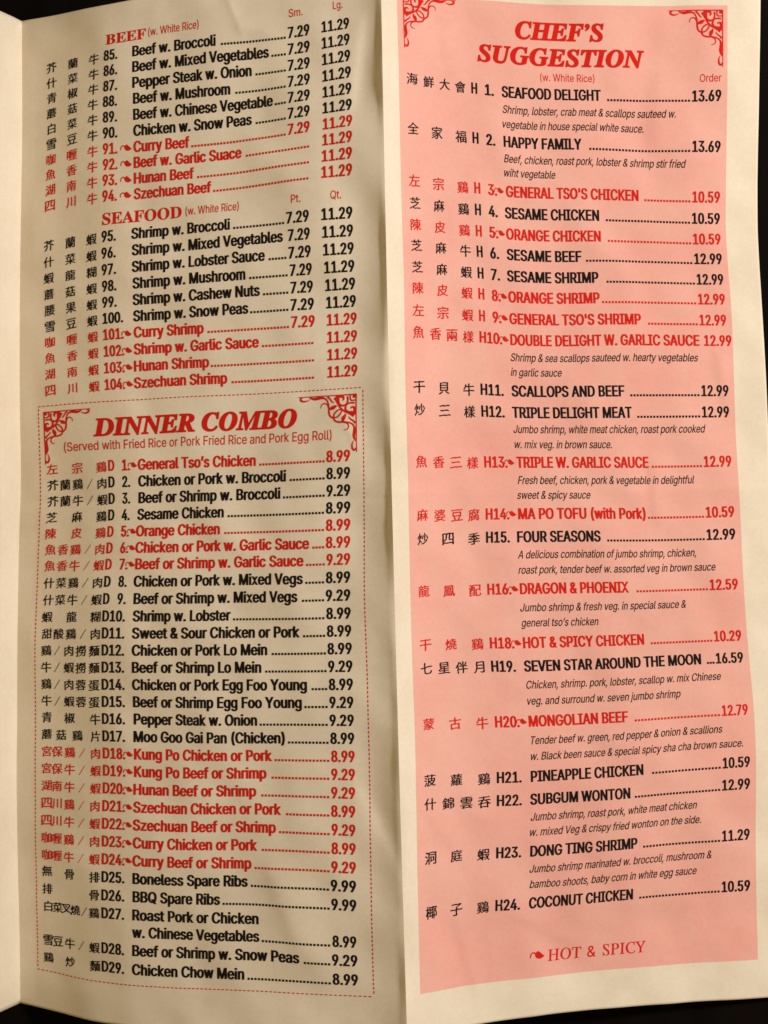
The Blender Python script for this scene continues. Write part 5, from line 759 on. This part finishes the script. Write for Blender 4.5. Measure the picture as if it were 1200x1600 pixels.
PRINT_RIGHT = [
["k","menu_line",[["c","海",655.5,145.5,19.5],["c","鮮",682,145.5,19.5],["c","大",708,145.5,19.5],["c","會",733.5,145.5,19.5],["b","H",751,760.7,152,16.8],["b","1.",772.5,787,152,16.8],["b","SEAFOOD DELIGHT",799.0,954.0,152,16.8],["d","",963.0,1092.4,152,0],["b","13.69",1094.4,1139,152,16.8]]],
["k","menu_line",[["c","全",655.5,223.5,19.5],["c","家",694,223.5,19.5],["c","福",733,223.5,19.5],["b","H",751,760.7,230,16.8],["b","2.",772.5,787,230,16.8],["b","HAPPY FAMILY",799.5,922.2,230,16.8],["d","",933.2,1092.5,230,0],["b","13.69",1094.5,1139,230,16.8]]],
["r","menu_line",[["c","左",655.5,301.0,19.5],["c","宗",694,301.0,19.5],["c","鷄",733,301.0,19.5],["b","H",751,760.7,307.5,16.8],["b","3.",772.5,787,307.5,16.8],["p","",784.0,797,299.0,0],["b","GENERAL TSO'S CHICKEN",800.4,1010.0,307.5,16.8],["d","",1018.1,1092.8,307.5,0],["b","10.59",1094.9,1139,307.5,16.8]]],
["k","menu_line",[["c","芝",655.5,334.5,19.5],["c","麻",694,334.5,19.5],["c","鷄",733,334.5,19.5],["b","H",751,760.7,341,16.8],["b","4.",772.5,787,341,16.8],["b","SESAME CHICKEN",798.0,946.9,341,16.8],["d","",956.5,1091.8,341,0],["b","10.59",1093.8,1139,341,16.8]]],
["r","menu_line",[["c","陳",655.5,367.5,19.5],["c","皮",694,367.5,19.5],["c","鷄",733,367.5,19.5],["b","H",751,760.7,374,16.8],["b","5.",772.5,787,374,16.8],["p","",784.0,797,365.5,0],["b","ORANGE CHICKEN",799.0,948.5,374,16.8],["d","",958.6,1092.6,374,0],["b","10.59",1094.6,1139,374,16.8]]],
["k","menu_line",[["c","芝",655.5,399.5,19.5],["c","麻",694,399.5,19.5],["c","牛",733,399.5,19.5],["b","H",751,760.7,406,16.8],["b","6.",772.5,787,406,16.8],["b","SESAME BEEF",798.9,917.2,406,16.8],["d","",923.3,1093.1,406,0],["b","12.99",1095.2,1139,406,16.8]]],
["k","menu_line",[["c","芝",655.5,433.0,19.5],["c","麻",694,433.0,19.5],["c","蝦",733,433.0,19.5],["b","H",751,760.7,439.5,16.8],["b","7.",772.5,787,439.5,16.8],["b","SESAME SHRIMP",798.1,942.8,439.5,16.8],["d","",954.4,1095.2,439.5,0],["b","12.99",1097.2,1139,439.5,16.8]]],
["r","menu_line",[["c","陳",655.5,465.5,19.5],["c","皮",694,465.5,19.5],["c","蝦",733,465.5,19.5],["b","H",751,760.7,472,16.8],["b","8.",772.5,787,472,16.8],["p","",784.0,797,463.5,0],["b","ORANGE SHRIMP",798.9,943.6,472,16.8],["d","",946.1,1095.3,472,0],["b","12.99",1097.3,1139,472,16.8]]],
["r","menu_line",[["c","左",655.5,499.5,19.5],["c","宗",694,499.5,19.5],["c","蝦",733,499.5,19.5],["b","H",751,760.7,506,16.8],["b","9.",772.5,787,506,16.8],["p","",784.0,797,497.5,0],["b","GENERAL TSO'S SHRIMP",799.2,1007.2,506,16.8],["d","",1017.2,1095.8,506,0],["b","12.99",1097.7,1139,506,16.8]]],
["r","menu_line",[["c","魚",655.5,532.5,19.5],["c","香",682,532.5,19.5],["c","兩",708,532.5,19.5],["c","樣",733.5,532.5,19.5],["b","H10.",751,787,539,16.8],["p","",784.0,797,530.5,0],["b","DOUBLE DELIGHT W. GARLIC SAUCE",799.5,1096.4,539,16.8],["b","12.99",1103.3,1145.9,539,16.8]]],
["k","menu_line",[["c","干",655.5,612.5,19.5],["c","貝",694,612.5,19.5],["c","牛",733,612.5,19.5],["b","H11.",751,787,619,16.8],["b","SCALLOPS AND BEEF",798.8,976.2,619,16.8],["d","",984.2,1094.8,619,0],["b","12.99",1096.8,1139,619,16.8]]],
["k","menu_line",[["c","炒",655.5,646.0,19.5],["c","三",694,646.0,19.5],["c","樣",733,646.0,19.5],["b","H12.",751,787,652.5,16.8],["b","TRIPLE DELIGHT MEAT",798.3,986.3,652.5,16.8],["d","",993.8,1094.6,652.5,0],["b","12.99",1096.6,1139,652.5,16.8]]],
["r","menu_line",[["c","魚",655.5,724.0,19.5],["c","香",682,724.0,19.5],["c","三",708,724.0,19.5],["c","樣",733.5,724.0,19.5],["b","H13.",751,787,730.5,16.8],["p","",784.0,797,722.0,0],["b","TRIPLE W. GARLIC SAUCE",800.5,1009.3,730.5,16.8],["d","",1013.4,1094.0,730.5,0],["b","12.99",1096.0,1139,730.5,16.8]]],
["r","menu_line",[["c","麻",655.5,804.5,19.5],["c","婆",682,804.5,19.5],["c","豆",708,804.5,19.5],["c","腐",733.5,804.5,19.5],["b","H14.",751,787,811,16.8],["p","",784.0,797,802.5,0],["b","MA PO TOFU (with Pork)",800.1,1000.6,811,16.8],["d","",1003.1,1092.9,811,0],["b","10.59",1094.9,1139,811,16.8]]],
["k","menu_line",[["c","炒",655.5,840.5,19.5],["c","四",694,840.5,19.5],["c","季",733,840.5,19.5],["b","H15.",751,787,847,16.8],["b","FOUR SEASONS",797.7,927.1,847,16.8],["d","",936.2,1092.1,847,0],["b","12.99",1094.1,1139,847,16.8]]],
["r","menu_line",[["c","龍",655.5,921.5,19.5],["c","鳳",694,921.5,19.5],["c","配",733,921.5,19.5],["b","H16.",751,787,928,16.8],["p","",784.0,797,919.5,0],["b","DRAGON & PHOENIX",799.2,966.9,928,16.8],["d","",978.0,1092.9,928,0],["b","12.59",1094.9,1139,928,16.8]]],
["r","menu_line",[["c","干",655.5,1006.0,19.5],["c","燒",694,1006.0,19.5],["c","鷄",733,1006.0,19.5],["b","H18.",751,787,1012.5,16.8],["p","",784.0,797,1004.0,0],["b","HOT & SPICY CHICKEN",799.4,986.1,1012.5,16.8],["d","",995.3,1094.4,1012.5,0],["b","10.29",1096.4,1139,1012.5,16.8]]],
["k","menu_line",[["c","七",655.5,1042.5,19.5],["c","星",682,1042.5,19.5],["c","伴",708,1042.5,19.5],["c","月",733.5,1042.5,19.5],["b","H19.",751,787,1049,16.8],["b","SEVEN STAR AROUND THE MOON",798.7,1073.8,1049,16.8],["d","",1081.7,1094.7,1049,0],["b","16.59",1096.7,1139,1049,16.8]]],
["r","menu_line",[["c","蒙",655.5,1128.5,19.5],["c","古",694,1128.5,19.5],["c","牛",733,1128.5,19.5],["b","H20.",751,787,1135,16.8],["p","",784.0,797,1126.5,0],["b","MONGOLIAN BEEF",800.0,954.0,1135,16.8],["d","",963.6,1097.7,1135,0],["b","12.79",1099.7,1139,1135,16.8]]],
["k","menu_line",[["c","菠",655.5,1214.5,19.5],["c","蘿",694,1214.5,19.5],["c","鷄",733,1214.5,19.5],["b","H21.",751,787,1221,16.8],["b","PINEAPPLE CHICKEN",800.0,975.3,1221,16.8],["d","",987.9,1095.8,1221,0],["b","10.59",1097.8,1139,1221,16.8]]],
["k","menu_line",[["c","什",655.5,1250.5,19.5],["c","錦",682,1250.5,19.5],["c","雲",708,1250.5,19.5],["c","吞",733.5,1250.5,19.5],["b","H22.",751,787,1257,16.8],["b","SUBGUM WONTON",799.0,953.9,1257,16.8],["d","",960.0,1094.6,1257,0],["b","12.99",1096.5,1139,1257,16.8]]],
["k","menu_line",[["c","洞",655.5,1332.5,19.5],["c","庭",694,1332.5,19.5],["c","蝦",733,1332.5,19.5],["b","H23.",751,787,1339,16.8],["b","DONG TING SHRIMP",799.8,964.4,1339,16.8],["d","",972.5,1094.3,1339,0],["b","11.29",1096.3,1139,1339,16.8]]],
["k","menu_line",[["c","椰",655.5,1414.5,19.5],["c","子",694,1414.5,19.5],["c","鷄",733,1414.5,19.5],["b","H24.",751,787,1421,16.8],["b","COCONUT CHICKEN",799.7,958.1,1421,16.8],["d","",967.0,1093.7,1421,0],["b","10.59",1095.7,1139,1421,16.8]]],
["k","description",[["o","Shrimp, lobster, crab meat & scallops sauteed w.",799.8,1069.7,176.9,12.2],["o","vegetable in house special white sauce.",799.0,1019.9,199.8,12.2]]],
["k","description",[["o","Beef, chicken, roast pork, lobster & shrimp stir fried",799.1,1085.5,254.2,12.2],["o","wiht vegetable",798.9,879.6,276.1,12.2]]],
["k","description",[["o","Shrimp & sea scallops sauteed w. hearty vegetables",799.2,1093.6,564.2,12.2],["o","in garlic sauce",798.5,878.7,587.2,12.2]]],
["k","description",[["o","Jumbo shrimp, white meat chicken, roast pork cooked",798.9,1101.5,676.3,12.2],["o","w. mix veg. in brown sauce.",799.5,952.0,700.0,12.2]]],
["k","description",[["o","Fresh beef, chicken, pork & vegetable in delightful",801.2,1080.2,756.1,12.2],["o","sweet & spicy sauce",799.5,914.5,779.3,12.2]]],
["k","description",[["o","A delicious combination of jumbo shrimp, chicken,",798.0,1076.8,872.5,12.2],["o","roast pork, tender beef w. assorted veg in brown sauce",798.1,1105.7,896.3,12.2]]],
["k","description",[["o","Jumbo shrimp & fresh veg. in special sauce &",798.3,1055.7,955.3,12.2],["o","general tso’s chicken",798.5,916.1,979.0,12.2]]],
["k","description",[["o","Chicken, shrimp. pork, lobster, scallop w. mix Chinese",800.2,1102.6,1075.9,12.2],["o","veg. and surround w. seven jumbo shrimp",800.0,1038.4,1101.0,12.2]]],
["k","description",[["o","Tender beef w. green, red pepper & onion & scallions",802.0,1099.3,1162.5,12.2],["o","w. Black been sauce & special spicy sha cha brown sauce.",801.2,1129.3,1187.2,12.2]]],
["k","description",[["o","Jumbo shrimp, roast pork, white meat chicken",800.0,1057.9,1282.5,12.2],["o","w. mixed Veg & crispy fried wonton on the side.",799.3,1063.8,1306.4,12.2]]],
["k","description",[["o","Jumbo shrimp marinated w. broccoli, mushroom &",799.3,1080.4,1364.7,12.2],["o","bamboo shoots, baby corn in white egg sauce",799.8,1057.5,1389.1,12.2]]],
["r","section_heading",[["i","CHEF’S",822.5,960.8,58.7,26]]],
["r","section_heading",[["i","SUGGESTION",761.4,1022.1,98.7,25.5]]],
["r","heading_note",[["r","(w. White Rice)",860.0,944.7,122.8,11.5]]],
["r","column_label",[["r","Order",1106.2,1139.0,122.2,11.8]]],
["r","spice_legend",[["t","HOT & SPICY",830.5,979.0,1507.4,17.0],["p","",805.5,824.6,1496.0,0]]]]


def lay_print(lines, sheet, parent):
    for ink, name, pieces in lines:
        p = Print(sheet)
        for q in pieces:
            if q[0] == 'c':
                p.han(q[1], q[2], q[3], q[4])
            elif q[0] == 'd':
                p.leader(q[2], q[3], q[4])
            elif q[0] == 'p':
                p.pepper(q[2], q[3], q[4])
            else:
                p.text(*q)
        o = p.build(name, RED if ink == 'r' else BLACK, parent)
        if ink == 'r' and name == 'menu_line':
            o['label'] = 'red line of a hot and spicy dish marked with a chilli'


lay_print(PRINT_LEFT, LEFT, left)
lay_print(PRINT_RIGHT, RIGHT, right)


def dashed_border(sheet, s0, s1, t0, t1, parent):
    p = Print(sheet)

    def run(x0, y0, x1, y1, horizontal):
        L = math.hypot(x1 - x0, y1 - y0)
        n = int(L / 6.6)
        for i in range(n):
            a, b = i * L / n, i * L / n + 4.1
            if horizontal:
                self_s = [(x0 + a, y0), (x0 + b, y0), (x0 + b, y0 - 1.5), (x0 + a, y0 - 1.5)]
            else:
                self_s = [(x0, y0 + b), (x0 + 1.4, y0 + b), (x0 + 1.4, y0 + a), (x0, y0 + a)]
            p.add(self_s, [(0, 1, 2, 3)])
    run(s0, t0, s1, t0, True)
    run(s0, t1, s1, t1, True)
    run(s0, t0 + 3, s0, t1 - 3, False)
    run(s1, t0 + 3, s1, t1 - 3, False)
    return p.build('dashed_border', RED, parent)


dashed_border(LEFT, 57, 566, 626, 1540, left)


def corner_ornament(sheet, s, t, ws, wt, parent):
    """scrolled filigree: drawn once along one edge of the corner and mirrored over its diagonal"""
    p = Print(sheet)
    half = [
        ([(0, 6), (300, 7), (600, 5), (905, 3)], [16, 14, 12, 8]),
        ([(725, 44), (770, 68), (830, 70), (868, 48), (862, 20), (835, 12)], [5, 14, 22, 24, 24, 14]),
        ([(735, 14), (690, 34), (640, 42), (580, 36), (520, 36), (470, 62), (440, 120), (428, 190), (425, 270), (405, 325),
          (352, 362)], [6, 26, 36, 34, 24, 18, 17, 20, 22, 20, 20]),
        ([(432, 185), (455, 140), (500, 122), (540, 142), (555, 195)], [20, 16, 14, 12, 7]),
        ([(425, 215), (385, 205), (350, 190), (318, 172), (296, 178)], [16, 44, 46, 22, 6]),
        ([(352, 362), (345, 300), (300, 250), (245, 228), (222, 248)], [16, 18, 18, 18, 16]),
        ([(165, 280), (215, 235), (268, 180), (280, 120)], [14, 18, 20, 26]),
        ([(330, 30), (300, 70), (285, 120), (255, 160), (205, 172), (155, 150), (136, 95), (140, 30)],
         [60, 60, 40, 30, 24, 20, 20, 24]),
        ([(320, 28), (270, 24), (225, 28), (203, 52), (206, 80), (226, 88)], [40, 40, 34, 26, 18, 10]),
        ([(455, 20), (420, 48), (395, 82), (368, 112), (345, 112)], [26, 20, 18, 14, 8]),
        ([(95, 10), (98, 60), (80, 98), (50, 100)], [18, 14, 16, 10]),
        ([(5, 30), (60, 28)], [52, 44]),
    ]
    for pts, w in half:
        for mirror in (False, True):
            q = [((b, a) if mirror else (a, b)) for a, b in pts]
            q = [(s + a / 915 * ws, t + b / 915 * wt) for a, b in q]
            if (ws < 0) == mirror:
                q = q
            p.stroke(q, [(x * 1.22 + 3) / 915 * abs(wt) for x in w], 5)
    return p.build('corner_ornament', RED, parent)


for a in [[65.3, 634.7, 73.0, 86.6], [556.7, 634.3, -92.4, 88.4]]:
    corner_ornament(LEFT, *a, left)
for a in [[643.8, 5.8, 86.4, 90.0], [1141.1, 10.2, -83.0, 91.1]]:
    corner_ornament(RIGHT, *a, right)

GL.close()
